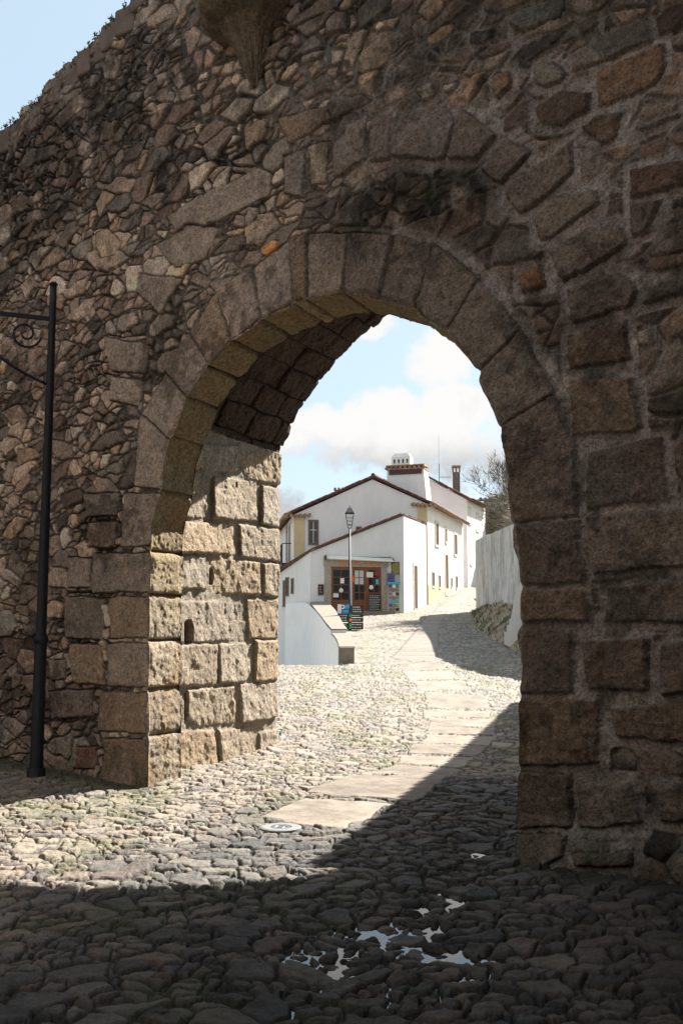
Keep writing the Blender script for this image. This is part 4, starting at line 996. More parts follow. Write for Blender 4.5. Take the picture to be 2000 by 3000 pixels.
# plaque with round yellow emblem
pl = board('round_plaque_sign', FS, (898, 1291, 917, 1342), M_print, 'brown sign with a yellow round disc high beside the shop awning', 'sign', M_wood)
a_, z_ = FS.pix(908, 1305); P = [FS.pt(a_ + .17 * math.cos(q * math.pi / 12), z_ + .19 * math.sin(q * math.pi / 12), .03) for q in range(24)]
mb = MB(); mb.prism(P, FS.n * .02); mb.build('disc', M_yellow, pl)
mb = MB()
for q in range(10):
    an = q * .628; mb.tube([FS.pt(a_ + .05 * math.cos(an), z_ + .05 * math.sin(an), .055), FS.pt(a_ + .14 * math.cos(an), z_ + .15 * math.sin(an), .055)], .008, 5)
mb.build('rays', M_moss, pl)
board('picture_sign', FS, (888, 1317, 902, 1335), M_purple, 'small purple and orange picture card above the postcard rack', 'sign', M_blue, out=.03, base=.07)
# postcard rack
ra0, ra1, rz0, rz1 = FS.rect(887, 1343, 913, 1410); rz0 = zgs
rack = empty('postcard_rack', tuple(FS.pt((ra0 + ra1) / 2, rz0, .2)), 'tall revolving rack of postcards and prints by the shop corner', 'postcard rack')
mb = MB(); mb.tube([FS.pt((ra0 + ra1) / 2, rz0, .22), FS.pt((ra0 + ra1) / 2, rz1 + .05, .22)], .02, 8)
for k in range(4): an = k * 1.571 + .5; mb.tube([FS.pt((ra0 + ra1) / 2, rz0 + .03, .22), FS.pt((ra0 + ra1) / 2 + .22 * math.cos(an), rz0 + .02, .22 + .2 * math.sin(an))], .015, 6)
mb.build('stand', M_iron, rack)
nr, nc_ = 7, 3; cw = (ra1 - ra0 - .04) / nc_; ch = (rz1 - rz0 - .15) / nr
mats = [M_print, M_cyan, M_purple, M_moss, M_tile_l, M_paper, M_dwood, M_curtain, M_yellow]
seq = [2, 5, 0, 0, 4, 0, 0, 7, 6, 0, 4, 0, 1, 1, 1, 2, 0, 8, 4, 0, 3]
for r in range(nr):
    for c in range(nc_):
        mb = MB(); FS.box(mb, ra0 + .02 + cw * c + .006, ra0 + .02 + cw * (c + 1) - .006, rz1 - ch * (r + 1) + .012, rz1 - ch * r - .012, .30 + .004 * (c % 2), .33)
        mb.build('card', mats[seq[r * 3 + c]], rack)
mb = MB(); FS.box(mb, ra0 - .02, ra1 + .02, rz1, rz1 + .10, .10, .36); mb.build('header', M_cyan, rack)

# door on the shop's sunny right side
FR = Fac(B, B2)
a0, _ = FR.pix(950, 1330); a1, _ = FR.pix(956.5, 1330)
window(FR, (a0, a1, float(gbase(0, 47)) + .1, FR.pix(953, 1300)[1]), shop, fw=.12, name='side_door')

# ------------------------------------------------------------------ gable house behind
g0 = at(675, 1180, 48.8); g1 = at(980, 1150, 50.0)
FG = Fac(g0, g1)
house = empty('gable_house', (g0.x, g0.y, 0), 'large white gabled house with ochre corners and big tile-capped chimney', 'house')
zL = FG.pix(675, 1182)[1]; zR = FG.pix(980, 1157)[1]; aP, zP = FG.pix(855, 1101)
aP = min(max(aP, .1), FG.L - .1)
hl = 9.4; G2_ = FG.p + FG.u * FG.L
backL = FG.p + LD * 13; backR = G2_ + RD * hl
P0 = FG.pt(0, 0); P1 = FG.pt(FG.L, 0); PP = FG.pt(aP, 0); 
BP = PP + RD * hl
mb = MB(); zb = -1.0
mb.quad(P0 + ZU * zb, P1 + ZU * zb, P1 + ZU * zR, PP + ZU * zP, P0 + ZU * zL)
mb.quad(P1 + ZU * zb, backR + ZU * zb, backR + ZU * zR, P1 + ZU * zR)
mb.quad(backL + ZU * zb, P0 + ZU * zb, P0 + ZU * zL, backL + ZU * zL)
mb.quad(backR + ZU * zb, backL + ZU * zb, backL + ZU * zL, BP + ZU * zP, backR + ZU * zR)
mb.build('wall', M_white, house)
mb = MB(); ov = FG.n * .12
le = P0 - FG.u * .45 + ov + ZU * (zL - .10); re = P1 + FG.u * .38 + ov + ZU * (zR - .12); ap = PP + ov + ZU * (zP + .06)
ble = backL - FG.u * .45 + ZU * (zL - .10); bre = backR + FG.u * .38 + ZU * (zR - .12); bap = BP + ZU * (zP + .06)
mb.prism([le, ap, bap, ble], ZU * .08); mb.prism([ap, re, bre, bap], ZU * .08)
rake(mb, le + ZU * .09, ap + ZU * .09, .06); rake(mb, re + ZU * .09, ap + ZU * .09, .06)
mb.tube([ap + ZU * .14, bap + ZU * .14], .11, 8)
mb.build('roof', M_tile, house)
dR = (re - ap).normalized(); dL = (le - ap).normalized()
mb = MB(); tiles_edge(mb, re + ZU * .07 - dR * .3, bre + ZU * .07 - dR * .3, axis=dR, pitch=.22, L_=.34)
mb2 = MB(); tiles_edge(mb2, le + ZU * .07 - dL * .3, ble + ZU * .07 - dL * .3, axis=dL, pitch=.22, L_=.34)
# returns of the eaves across the front
tiles_edge(mb, P1 + FG.u * -.75 + ZU * (zR - .06), P1 + FG.u * .35 + ZU * (zR - .10), axis=FG.n, pitch=.2, L_=.25)
tiles_edge(mb2, P0 + FG.u * -.4 + ZU * (zL - .10), P0 + FG.u * .75 + ZU * (zL - .02), axis=FG.n, pitch=.2, L_=.25)
mb.build('eave_tiles', M_tile_l, house); mb2.build('eave_tiles', M_tile_l, house)
mb = MB(); FG.box(mb, 0, FG.pix(700, 1200)[0], zb, zL - .06, -.02, .03); mb.build('corner_band', M_ochre, house)
mb = MB(); FG.box(mb, FG.pix(959, 1200)[0], FG.L, zb, zR - .06, -.02, .03); mb.build('corner_band', M_ochre, house)
window(FG, FG.rect(712, 1199, 727, 1247), house, frame=plain('brown_trim', (.16, .11, .09), .8), panel=M_glassd, fw=.09)
window(FG, FG.rect(819, 1212, 828, 1221), house, frame=M_coping, fw=.05, name='vent')
# balcony on the left wall
FGL = Fac(backL, P0)
a0, _ = FGL.pix(657, 1250); a1, _ = FGL.pix(668, 1250)
for x0, x1 in ((658, 660.5), (664, 667)):
    q0, _ = FGL.pix(x0, 1250); q1, _ = FGL.pix(x1, 1250)
    window(FGL, (q0, q1, FGL.pix((x0 + x1) / 2, 1290)[1], FGL.pix((x0 + x1) / 2, 1208)[1]), house, fw=.1, name='balcony_door')
bal = MB(); zc0 = FGL.pix(666, 1296)[1]; zc1 = zc0 + 1.0
for k in range(26):
    aa = a0 + (a1 + .3 - a0) * k / 25; bal.tube([FGL.pt(aa, zc0, .45), FGL.pt(aa, zc1, .45)], .012, 5)
for z_ in (zc0, zc1): bal.tube([FGL.pt(a0, z_, .45), FGL.pt(a1 + .3, z_, .45)], .025, 6); bal.tube([FGL.pt(a1 + .3, z_, .0), FGL.pt(a1 + .3, z_, .45)], .025, 6)
FGL.box(bal, a0, a1 + .3, zc0 - .12, zc0, 0, .48)
bal.build('balcony_railing', M_iron, house)
# sunny right facade
FGR = Fac(P1, backR)
def swin(F, x0, x1, yt, yb, parent, fw=.12, **kw):
    q0, _ = F.pix(x0, 1300); q1, _ = F.pix(x1, 1300); xm = (x0 + x1) / 2
    return window(F, (q0, q1, F.pix(xm, yb)[1], F.pix(xm, yt)[1]), parent, fw=fw, **kw)
swin(FGR, 1000, 1007, 1204, 1252, house); swin(FGR, 1022.5, 1026, 1215, 1245, house, fw=.1); swin(FGR, 1043, 1049, 1229, 1274, house)
q0, _ = FGR.pix(1021.5, 1300); q1, _ = FGR.pix(1027.5, 1300)
window(FGR, (q0, q1, float(gbase(0, 55)) + .12, FGR.pix(1024, 1275)[1]), house, fw=.16, name='street_door')
for x0, x1, yt, yb in ((991, 996, 1315, 1348), (1006, 1010, 1322, 1350), (1034, 1037, 1328, 1348), (1045, 1049, 1324, 1350)): swin(FGR, x0, x1, yt, yb, house, fw=.06)
mb = MB(); FGR.box(mb, 0, FGR.L * .62, zb, float(gbase(0, 50)) + 1.0, -.02, .025); mb.build('painted_plinth', M_ochre, house)
# large chimney
FC = Fac(at(886, 1100, 52.1), at(972, 1100, 51.5))
mb = MB(); zt = FC.pix(930, 1078)[1]; zb0 = FC.pix(930, 1150)[1] - .8; L_ = FC.L
tp0, tp1 = FC.pix(888, 1078)[0], FC.pix(972, 1078)[0]; bt0, bt1 = FC.pix(886, 1140)[0], FC.pix(980, 1140)[0]
mb.hexa([FC.pt(bt0, zb0, .0), FC.pt(bt1 + .05, zb0, .0), FC.pt(bt1 + .05, zb0, -1.3), FC.pt(bt0, zb0, -1.3), FC.pt(tp0, zt, -.05), FC.pt(tp1, zt, -.05), FC.pt(tp1, zt, -1.1), FC.pt(tp0, zt, -1.1)])
# the lattice band opening is built as posts between two slabs
zt2 = zt; 
ch_ = mb.build('large_chimney', M_white, house)
mb = MB(); lz0, lz1 = FC.pix(930, 1089)[1], FC.pix(930, 1078.5)[1]; la0, la1 = FC.pix(893, 1085)[0], FC.pix(968, 1085)[0]
FC.box(mb, la0, la1, lz0, lz1, -.2, .012); mb.build('vent_recess', M_black, ch_)
mb = MB()
for k in range(15):
    aa = la0 + (la1 - la0) * (k + .5) / 15; FC.box(mb, aa - .022, aa + .022, lz0, lz1, .012, .035)
mb.build('vent_brick', plain('brick_red', (.20, .08, .06), .9), ch_)
mb = MB(); tiles_edge(mb, FC.pt(tp0 - .02, zt + .12, -.1), FC.pt(tp1 + .02, zt + .12, -.1), axis=(FC.n + ZU * -.25).normalized(), r=.085, pitch=.235, L_=.16)
FC.box(mb, tp0 - .05, tp1 + .04, zt + .19, zt + .26, -1.13, .0); FC.box(mb, tp0 - .03, tp1 + .03, zt, zt + .06, -1.12, .04)
mb.build('tile_cap', M_tile_l, ch_)
ca0, cz0 = FC.pix(896, 1062); ca1, cz1 = FC.pix(939, 1037); cz0 = zt + .30
mb = MB(); ct = cz0 + (cz1 - cz0) * .66
FC.box(mb, ca0, ca1, cz0, ct, -.9, -.25)
mb.hexa([FC.pt(ca0, ct, -.25), FC.pt(ca1, ct, -.25), FC.pt(ca1, ct, -.9), FC.pt(ca0, ct, -.9), FC.pt(ca0 + .14, cz1, -.4), FC.pt(ca1 - .14, cz1, -.4), FC.pt(ca1 - .14, cz1, -.75), FC.pt(ca0 + .14, cz1, -.75)])
mb.build('cowl', M_white, ch_)
for k in range(4):
    mb = MB(); ax_ = ca0 + (ca1 - ca0) * (k + .7) / 4.4; zc = cz0 + (ct - cz0) * .5
    P = [FC.pt(ax_ + .048 * math.cos(q * math.pi / 6), zc + .04 + .05 * math.sin(q * math.pi / 6), -.25) for q in range(7)] + [FC.pt(ax_ - .03, zc - .13, -.25), FC.pt(ax_ + .03, zc - .13, -.25)]
    mb.prism(P, FC.n * .012); mb.build('smoke_hole', M_black, ch_)
# little chimney on the left slope
FC2 = Fac(at(768, 1130, 51.5), at(788, 1130, 51.5))
mb = MB(); z_ = FC2.pix(778, 1125)[1]; FC2.box(mb, 0, FC2.L, z_ - 1.2, z_, -.5, 0); c2 = mb.build('small_chimney', M_brownwall, house)
mb = MB(); tiles_edge(mb, FC2.pt(.03, z_ + .06, -.45), FC2.pt(FC2.L - .03, z_ + .06, -.45), axis=FC2.n, r=.07, pitch=.14, L_=.5); mb.build('tile_cap', M_tile_l, c2)

# ------------------------------------------------------------------ far street house
h0 = at(985, 1200, 60.2); h1 = at(1070.5, 1148, 60.2)
FH = Fac(h0, h1); far = empty('upper_house', (h1.x, h1.y, 0), 'pale two-storey house further up the street beyond the gable house', 'house')
zc = FH.pix(1070, 1147)[1]; zl_ = FH.pix(985, 1100)[1]
Hd = Vector((.42, 1, 0)).normalized(); e1_ = h1.copy(); e1_.z = 0
# length so the far corner is seen at x=1112
aa, _b = rayD(1113, 1200); tL = (aa * e1_.y - e1_.x) / (Hd.x - aa * Hd.y); E2 = e1_ + Hd * tL
q0 = Vector((h0.x, h0.y, 0)); q1 = Vector((h1.x, h1.y, 0)); back = Hd * tL
mb = MB(); mb.quad(q0 + ZU * 0, q1 + ZU * 0, q1 + ZU * zc, q0 + ZU * zl_)
mb.quad(q0 + back, q1 + back, q1 + back + ZU * zc, q0 + back + ZU * zl_); mb.quad(q0, q0 + back, q0 + back + ZU * zl_, q0 + ZU * zl_)
mb.build('gable_wall', M_pink, far)
FHR = Fac(q1, E2)
mb = MB(); FHR.box(mb, 0, FHR.L, 0, zc, -.3, .02); mb.build('street_wall', M_white, far)
mb = MB(); r0 = q0 + ZU * (zl_ + .02) + FH.n * .1; r1_ = q1 + FH.u * .3 + ZU * (zc - .1) + FH.n * .1
mb.prism([r0, r1_, r1_ + back + FH.u * .1, r0 + back], ZU * .09); rake(mb, r1_ + ZU * .08, r0 + ZU * .08, .06)
tiles_edge(mb, r1_ + ZU * .08 - FH.u * .2, r1_ + back + ZU * .08 - FH.u * .2, axis=FH.u, pitch=.24)
mb.build('roof', M_tile, far)
swin(FHR, 1076, 1080.5, 1170, 1203, far); swin(FHR, 1094, 1099, 1183, 1219, far); swin(FHR, 1079, 1082, 1256, 1296, far)
# thin chimney
FC3 = Fac(at(1041, 1120, 61.0), at(1056, 1120, 61.0)); z_ = FC3.pix(1048, 1084)[1]; zt_ = FC3.pix(1048, 1069)[1]
mb = MB(); FC3.box(mb, 0, FC3.L, z_ - 3, z_, -.45, 0); c3 = mb.build('thin_chimney', M_brownwall, far)
mb = MB()
for k in range(3): aa = FC3.L * (k * .5); FC3.box(mb, aa - .03, aa + .03, z_, zt_ - .1, -.06, 0); FC3.box(mb, aa - .03, aa + .03, z_, zt_ - .1, -.45, -.39)
FC3.box(mb, -.06, FC3.L + .06, zt_ - .1, zt_, -.5, .05); mb.build('cap', M_tile_l, c3)

# antenna
an0 = at(1008, 1100, 60.8); zt_ = at(1008, 1065, 60.8).z; 
an = empty('antenna', tuple(an0 - ZU * .3), 'thin television aerial on the roof between the two chimneys', 'antenna')
MB().tube([an0 - ZU * .9, (an0.x, an0.y, zt_)], .022, 6).tube([(an0.x, an0.y, zt_), (an0.x, an0.y, at(1008, 1000, 60.8).z)], .007, 5).build('mast', M_iron, an)
mb = MB(); yb = at(1008, 1105, 60.8).z + .25
mb.tube([(an0.x, an0.y, yb), (an0.x + .75, an0.y, yb)], .012, 5)
for k in range(6): mb.tube([(an0.x + .12 * k + .08, an0.y - .18, yb), (an0.x + .12 * k + .08, an0.y + .18, yb)], .008, 4)
mb.build('boom', M_iron, an)

# brown stone building at the end of the street on the right
bq = at(1113, 1160, 66.0); zt_ = at(1118, 1150, 66).z
bb = empty('brown_outbuilding', (bq.x, bq.y, 4), 'dark brown stone building half hidden behind the twiggy shrub', 'building')
mb = MB(); mb.box((bq.x + 4, bq.y + 3, zt_ / 2), (8, 6, zt_)); mb.build('wall', M_brownwall, bb)
mb = MB(); mb.prism([(bq.x - .3, bq.y - .3, zt_), (bq.x + 8.3, bq.y - .3, zt_), (bq.x + 8.3, bq.y + 3, zt_ + .35), (bq.x - .3, bq.y + 3, zt_ + .35)], ZU * .1)
tiles_edge(mb, (bq.x - .3, bq.y - .3, zt_ + .1), (bq.x + 8.3, bq.y - .3, zt_ + .1), axis=Vector((0, .95, .1)), pitch=.3); mb.build('roof', M_brownwall, bb)

# ------------------------------------------------------------------ streaked garden wall on the right
WX = [(6.25, 46.5), (6.06, 45.0), (5.95, 40.0), (5.9, 35.0), (5.8, 29.5), (5.75, 26.0), (5.7, 22.8)]
def wall_strip(name, pts, tops, bots, th, mat, parent, res=.25, ragged=.05):
    P = np.array(pts); seg = np.hypot(*(P[1:] - P[:-1]).T); L = np.concatenate([[0], np.cumsum(seg)]); n = int(L[-1] / res)
    q = np.linspace(0, L[-1], n); X = np.interp(q, L, P[:, 0]); Y = np.interp(q, L, P[:, 1])
    T = np.interp(q, L, tops) + (fbm(q * .8, q * 0, 31, 3) - .5) * ragged * 3; Bm = np.interp(q, L, bots)
    dx = np.gradient(X); dy = np.gradient(Y); m = np.hypot(dx, dy); nx, ny = dy / m, -dx / m
    mb = MB()
    for k in range(n - 1):
        b0, b1 = Bm[k], Bm[k + 1]
        mb.quad((X[k], Y[k], b0), (X[k + 1], Y[k + 1], b1), (X[k + 1], Y[k + 1], T[k + 1]), (X[k], Y[k], T[k]))
        mb.quad((X[k] + nx[k] * th, Y[k] + ny[k] * th, b0), (X[k + 1] + nx[k + 1] * th, Y[k + 1] + ny[k + 1] * th, b1), (X[k + 1] + nx[k + 1] * th, Y[k + 1] + ny[k + 1] * th, T[k + 1]), (X[k] + nx[k] * th, Y[k] + ny[k] * th, T[k]))
        mb.quad((X[k], Y[k], T[k]), (X[k + 1], Y[k + 1], T[k + 1]), (X[k + 1] + nx[k + 1] * th, Y[k + 1] + ny[k + 1] * th, T[k + 1]), (X[k] + nx[k] * th, Y[k] + ny[k] * th, T[k]))
    for k in (0, n - 1): mb.quad((X[k], Y[k], Bm[k]), (X[k] + nx[k] * th, Y[k] + ny[k] * th, Bm[k]), (X[k] + nx[k] * th, Y[k] + ny[k] * th, T[k]), (X[k], Y[k], T[k]))
    o = mb.build(name, mat, parent)
    return o
o = wall_strip('garden_wall', WX, [5.75, 5.72, 5.5, 5.3, 5.2, 4.4, 3.0], [1, 1, 1, 1, .5, .3, .3], -.5, M_streak, None)
props(o, 'tall whitewashed garden wall with dark rain streaks right of the street', 'wall')
# bank below it
def bank():
    ys_ = np.arange(25.5, 46.3, .12); xs_ = np.linspace(0, 1, 26)
    Xb = []; 
    Yb, Ub = np.meshgrid(ys_, xs_, indexing='ij')
    wx_ = np.interp(Yb, [p[1] for p in WX[::-1]], [p[0] for p in WX[::-1]])
    foot = np.interp(Yb, [25.5, 28, 33, 38, 43, 46.3], [4.75, 4.7, 4.75, 5.05, 5.6, 5.95])
    top = np.interp(Yb, [25.5, 29, 36, 42, 45, 46.3], [1.2, 1.9, 2.72, 2.75, 2.55, 2.5])
    X_ = foot + (wx_ + .1 - foot) * Ub; g = gbase(X_, Yb) - .06
    Z_ = g + (top - g) * Ub ** .7 + (fbm(X_ * 3, Yb * 3, 701, 4) - .5) * .35 * np.clip(Ub * 3, 0, 1)
    C_ = np.array([.27, .205, .14]) * (.5 + fbm(X_ * 4, Yb * 4, 703, 3))[..., None]
    gm = sstep(.5, .7, fbm(X_ * 2, Yb * 2, 705, 3))[..., None]; C_ = C_ * (1 - gm * .7) + np.array([.055, .075, .022]) * gm * .7
    o = gridmesh('bank', np.stack([X_, Yb, Z_], -1), C_, np.ones((len(ys_) - 1, len(xs_) - 1), bool), stone_mat('bank_soil', s1=14, s2=5, bump=.8, dist=.05, mix=(.4, 1.6)))
    o['kind'] = 'structure'
    return X_, Yb, Z_
Xk, Yk, Zk = bank()
rng = random.Random(5); mb = MB()
for k in range(900):
    i = rng.randrange(Xk.shape[0]); j = rng.randrange(Xk.shape[1]); p = Vector((Xk[i, j], Yk[i, j], Zk[i, j]))
    h_ = rng.uniform(.04, .18); d = Vector((rng.uniform(-.5, .5), rng.uniform(-.5, .5), 1)).normalized(); s_ = Vector((rng.uniform(-1, 1), rng.uniform(-1, 1), 0)).normalized() * rng.uniform(.01, .03)
    mb.quad(p - s_, p + s_, p + d * h_)
o = mb.build('weeds', M_leaf); props(o, 'low weeds and dry grass on the bank under the streaked wall', 'weeds', kind='stuff')
# small white stair wall in front of the bank
st = empty('stair_wall', (4.75, 28.3, 1.0), 'bright white stepped wall end just past the right side of the arch', 'wall')
mb = MB()
PP_ = [(1260, 1320), (1197, 1335), (1187, 1350), (1181, 1370), (1176, 1400), (1172, 1421), (1169, 1422), (1168, 1435), (1163, 1436), (1162, 1451), (1157, 1452), (1157, 1480), (1172, 1487), (1185, 1494), (1260, 1500)]
mb.prism([at(x, y, 28.5) for x, y in PP_], (0.10, .55, 0))
mb.build('stepped_wall', M_white, st)

# ------------------------------------------------------------------ house just inside the gate on the right (its shadow crosses the path)
hs = empty('gateside_house', (6.5, 15, 0), 'white house just inside the gate, hidden behind the right pier', 'house')
w0 = Vector((3.52, 10.3, 0)); w1 = Vector((6.45, 20.8, 0)); dv = Vector((5, -1.5, 0)); HZ = 4.15
mb = MB(); mb.hexa([w0 + ZU * -.2, w1 + ZU * -.2, w1 + dv + ZU * -.2, w0 + dv + ZU * -.2, w0 + ZU * HZ, w1 + ZU * HZ, w1 + dv + ZU * HZ, w0 + dv + ZU * HZ]); mb.build('wall', M_white, hs)
mb = MB(); wn = Vector((-.95, .3, 0)); mb.prism([w0 + wn * .3 + ZU * HZ, w1 + wn * .3 + ZU * HZ, w1 + dv * .5 + ZU * (HZ + .9), w0 + dv * .5 + ZU * (HZ + .9)], ZU * .12)
mb.prism([w0 + dv - wn * .3 + ZU * HZ, w1 + dv - wn * .3 + ZU * HZ, w1 + dv * .5 + ZU * (HZ + .9), w0 + dv * .5 + ZU * (HZ + .9)], ZU * .12)
tiles_edge(mb, w0 + wn * .35 + ZU * (HZ + .12), w1 + wn * .35 + ZU * (HZ + .12), axis=-wn, pitch=.22); mb.build('roof', M_tile, hs)

# ------------------------------------------------------------------ curved parapet by the ramp
par = empty('parapet_wall', (-.1, 25, .8), 'curved low white parapet with granite coping beside the shop ramp', 'wall')
def par_seg(y0, y1, z0, z1, n):
    Ys = np.linspace(y0, y1, n); Xo = xout(Ys); Zt = np.linspace(z0, z1, n); return Ys, Xo, Zt
mb = MB(); cp = MB()
for (y0, y1, z0, z1) in ((24.5, 30.0, 1.24, 1.56), (30.0, 44.7, 1.68, 2.93)):
    Ys, Xo, Zt = par_seg(y0, y1, z0, z1, 40)
    wd_ = np.interp(Ys, [24, 27, 31, 39, 45], [.36, .40, .47, .73, .78])
    for k in range(39):
        o_ = [(Xo[k], Ys[k]), (Xo[k + 1], Ys[k + 1]), (Xo[k + 1] + wd_[k + 1], Ys[k + 1]), (Xo[k] + wd_[k], Ys[k])]
        mb.quad((*o_[3], .3), (*o_[2], .3), (*o_[2], Zt[k + 1] - .045), (*o_[3], Zt[k] - .045))
    segs = int((y1 - y0) / .6)
    for k in range(segs):
        f0, f1 = y0 + (y1 - y0) * k / segs, y0 + (y1 - y0) * (k + 1) / segs - .012
        za_ = z0 + (z1 - z0) * (f0 - y0) / (y1 - y0); zb_ = z0 + (z1 - z0) * (f1 - y0) / (y1 - y0)
        wa, wb = np.interp([f0, f1], [24, 27, 31, 39, 45], [.36, .40, .47, .73, .78]); xa, xb = xout(f0) - .004, xout(f1) - .004
        cp.hexa([Vector((xa, f0, za_ - .05)), Vector((xa + wa + .03, f0, za_ - .05)), Vector((xb + wb + .03, f1, zb_ - .05)), Vector((xb, f1, zb_ - .05)), Vector((xa, f0, za_)), Vector((xa + wa + .03, f0, za_)), Vector((xb + wb + .03, f1, zb_)), Vector((xb, f1, zb_))])
    k = 0; mb.quad((Xo[0], Ys[0], -.5), (Xo[0] + wd_[0], Ys[0], -.5), (Xo[0] + wd_[0], Ys[0], Zt[0] - .045), (Xo[0], Ys[0], Zt[0] - .045))
M_bounce_white = plain('bounce_lit_plaster', (.86, .85, .83), .85, var=.04, scale=1.5, bump=.3)  # plaster whitened: ground bounce and sky light painted into its colour
mb.build('inner_face', M_white, par)
kx = [-2.60, -2.05, -1.70, -1.50, -1.34, -.99, -.66, -.42, -.235, -.135, -.07, -.05]; ky = [46.55, 45.5, 44.75, 43.9, 42.6, 38.9, 34.6, 31, 29.4, 27.2, 25.2, 24.5]
q_ = np.linspace(0, len(kx) - 1, 150); X_ = np.interp(q_, range(len(kx)), kx); Y_ = np.interp(q_, range(len(ky)), ky)
for _ in range(60): X_[1:-1] = (X_[:-2] + X_[1:-1] * 2 + X_[2:]) / 4; Y_[1:-1] = (Y_[:-2] + Y_[1:-1] * 2 + Y_[2:]) / 4
Zt_ = np.where(Y_ > 30.0, np.minimum(1.68 + (Y_ - 30) * .085, 2.93), 1.24 + (Y_ - 24.5) * .058) - .045
xo_ = xout(Y_); n_ = len(X_); Vv = []; Ff = []
for k in range(n_):
    xt = min(X_[k], float(xo_[k]) - .006) if Y_[k] < 44.6 else X_[k]
    Vv += [(X_[k] - .03, Y_[k], -1.7), (xt - .005, Y_[k], Zt_[k])]
for k in range(n_ - 1): Ff.append((2 * k, 2 * k + 2, 2 * k + 3, 2 * k + 1))
mk = MB(); mk.v = Vv; mk.f = Ff; mk.build('curved_outer_face', M_bounce_white, par, smooth=True); cp.build('coping', M_coping, par, bevel=.012)
MB().box((xout(24.3) + .19, 24.42, .95), (.37, .16, .54)).build('end_stone', M_coping, par, bevel=.02)

# ------------------------------------------------------------------ street lamp
lb = at(803, 1449, 36.0); LX, LY = lb.x, 36.0; gz = float(gbase(LX, LY))
lamp = empty('street_lamp', (LX, LY, gz), 'slender black street lamp with glazed lantern in front of the shop', 'street lamp')
zlb = at(803, 1207, 36).z; zlt = at(803, 1177, 36).z; zr = at(803, 1167, 36).z
MB().tube([(LX, LY, gz - .1), (LX, LY, gz + .5), (LX, LY, gz + .52), (LX, LY, zlb - .12)], [.07, .065, .05, .030], 12).build('pole', M_iron, lamp, smooth=True)
lan = MB()
rb, rt_ = .115, .22
for k in range(4):
    an = math.pi / 4 + k * math.pi / 2; c_, s_ = math.cos(an) * 1.41, math.sin(an) * 1.41
    lan.tube([(LX + rb * c_ * .7, LY + rb * s_ * .7, zlb + .02), (LX + rt_ * c_ * .7, LY + rt_ * s_ * .7, zlt - .03)], .013, 6)
    lan.tube([(LX + rb * c_ * .7, LY + rb * s_ * .7, zlb + .02), (LX + .07 * c_, LY + .07 * s_, zlb - .06), (LX, LY, zlb - .13)], .012, 6)
    a2 = an + math.pi / 2
    for z_, r_ in ((zlb + .02, rb), (zlt - .03, rt_), (zlb + .16, rb + (rt_ - rb) * .4), (zlb + .28, rb + (rt_ - rb) * .72)):
        lan.tube([(LX + r_ * math.cos(an) * .99, LY + r_ * math.sin(an) * .99, z_), (LX + r_ * math.cos(a2) * .99, LY + r_ * math.sin(a2) * .99, z_)], .013 if z_ in (zlb + .02, zlt - .03) else .006, 5)
L1 = lan.build('lantern_frame', M_iron, lamp)
MB().lathe((LX, LY, 0), [(.235, zlt - .03), (.20, zlt), (.10, zr + .0), (.03, zr + .02), (.035, zr + .05), (.0, zr + .12)], 4, math.pi / 4, math.pi / 4 + 2 * math.pi).build('roof_cap', plain('lamp_grey', (.16, .155, .15), .5), L1)
g_ = MB(); g_.lathe((LX, LY, 0), [(rb * .93, zlb + .03), (rt_ * .93, zlt - .035)], 4, math.pi / 4, math.pi / 4 + 2 * math.pi); g_.build('glass', M_glass, L1)

# signs fixed to the lamp post: parking plate and dark finger boards
FP = Fac((LX - 1.0, LY - .10), (LX + 1.0, LY - .10))
def psign(rc, mat, lab, base=0, extra=None, name='direction_sign', cat='direction sign', lines=2, linemat=M_chalk):
    a0, a1, z0, z1 = FP.rect(*rc)
    e = empty(name, tuple(FP.pt((a0 + a1) / 2, z0, base)), lab, cat, 'signs on the lamp post' if name == 'direction_sign' else None)
    mb = MB(); FP.box(mb, a0, a1, z0, z1, base, base + .025); mb.build('panel', mat, e)
    if lines:
        for k in range(lines):
            mb = MB()
            zz_ = z1 - (z1 - z0) * (k + .7) / (lines + .5); x = a0 + .07
            while x < a1 - .12:
                w_ = random.uniform(.03, .10); FP.box(mb, x, min(x + w_, a1 - .05), zz_ - .018, zz_ + .018, base + .025, base + .028); x += w_ + .02
            mb.build('lettering_line', linemat, e)
    if extra: extra(e, a0, a1, z0, z1, base)
    return e
def pk_extra(e, a0, a1, z0, z1, b):
    mb = MB(); FP.box(mb, a0, a0 + (a1 - a0) * .32, z0, z1, b + .025, b + .028); mb.build('white_field', M_paper, e)
    text('letter_p', 'P', FP, a0 + (a1 - a0) * .18, z0 + .05, (z1 - z0) * 1.15, M_paper, e, out=b + .03)
    mb = MB()
    x = a0 + (a1 - a0) * .8; FP.box(mb, x - .05, x + .09, z0 + .2, z0 + .30, b + .025, b + .029); mb.tube([FP.pt(x - .04, z0 + .17, b + .03), FP.pt(x + .08, z0 + .34, b + .03)], .012, 5)
    FP.box(mb, a0 + (a1 - a0) * .5, a1 - .04, z0 + .04, z0 + .10, b + .025, b + .029); mb.build('pictogram', M_cyan, e)
psign((775, 1388, 801.5, 1409), M_blue, 'blue and white parking plate with large P on the lamp post', name='parking_sign', cat='parking sign', lines=0, extra=pk_extra)
def chip(mat):
    def f(e, a0, a1, z0, z1, b):
        mb = MB(); FP.box(mb, a0 - .02, a0 + .07, z0 + .02, z1 - .02, b + .0255, b + .031); mb.build('colour_tab', mat, e)
    return f
psign((775, 1410, 801.5, 1429), M_black, 'upper left dark sign under the parking plate', lines=3)
psign((776, 1431, 801.5, 1446), M_black, 'lower left dark sign near the ground on the lamp post', lines=2)
psign((805, 1391, 834, 1409), M_black, 'topmost right dark sign on the lamp post', lines=3)
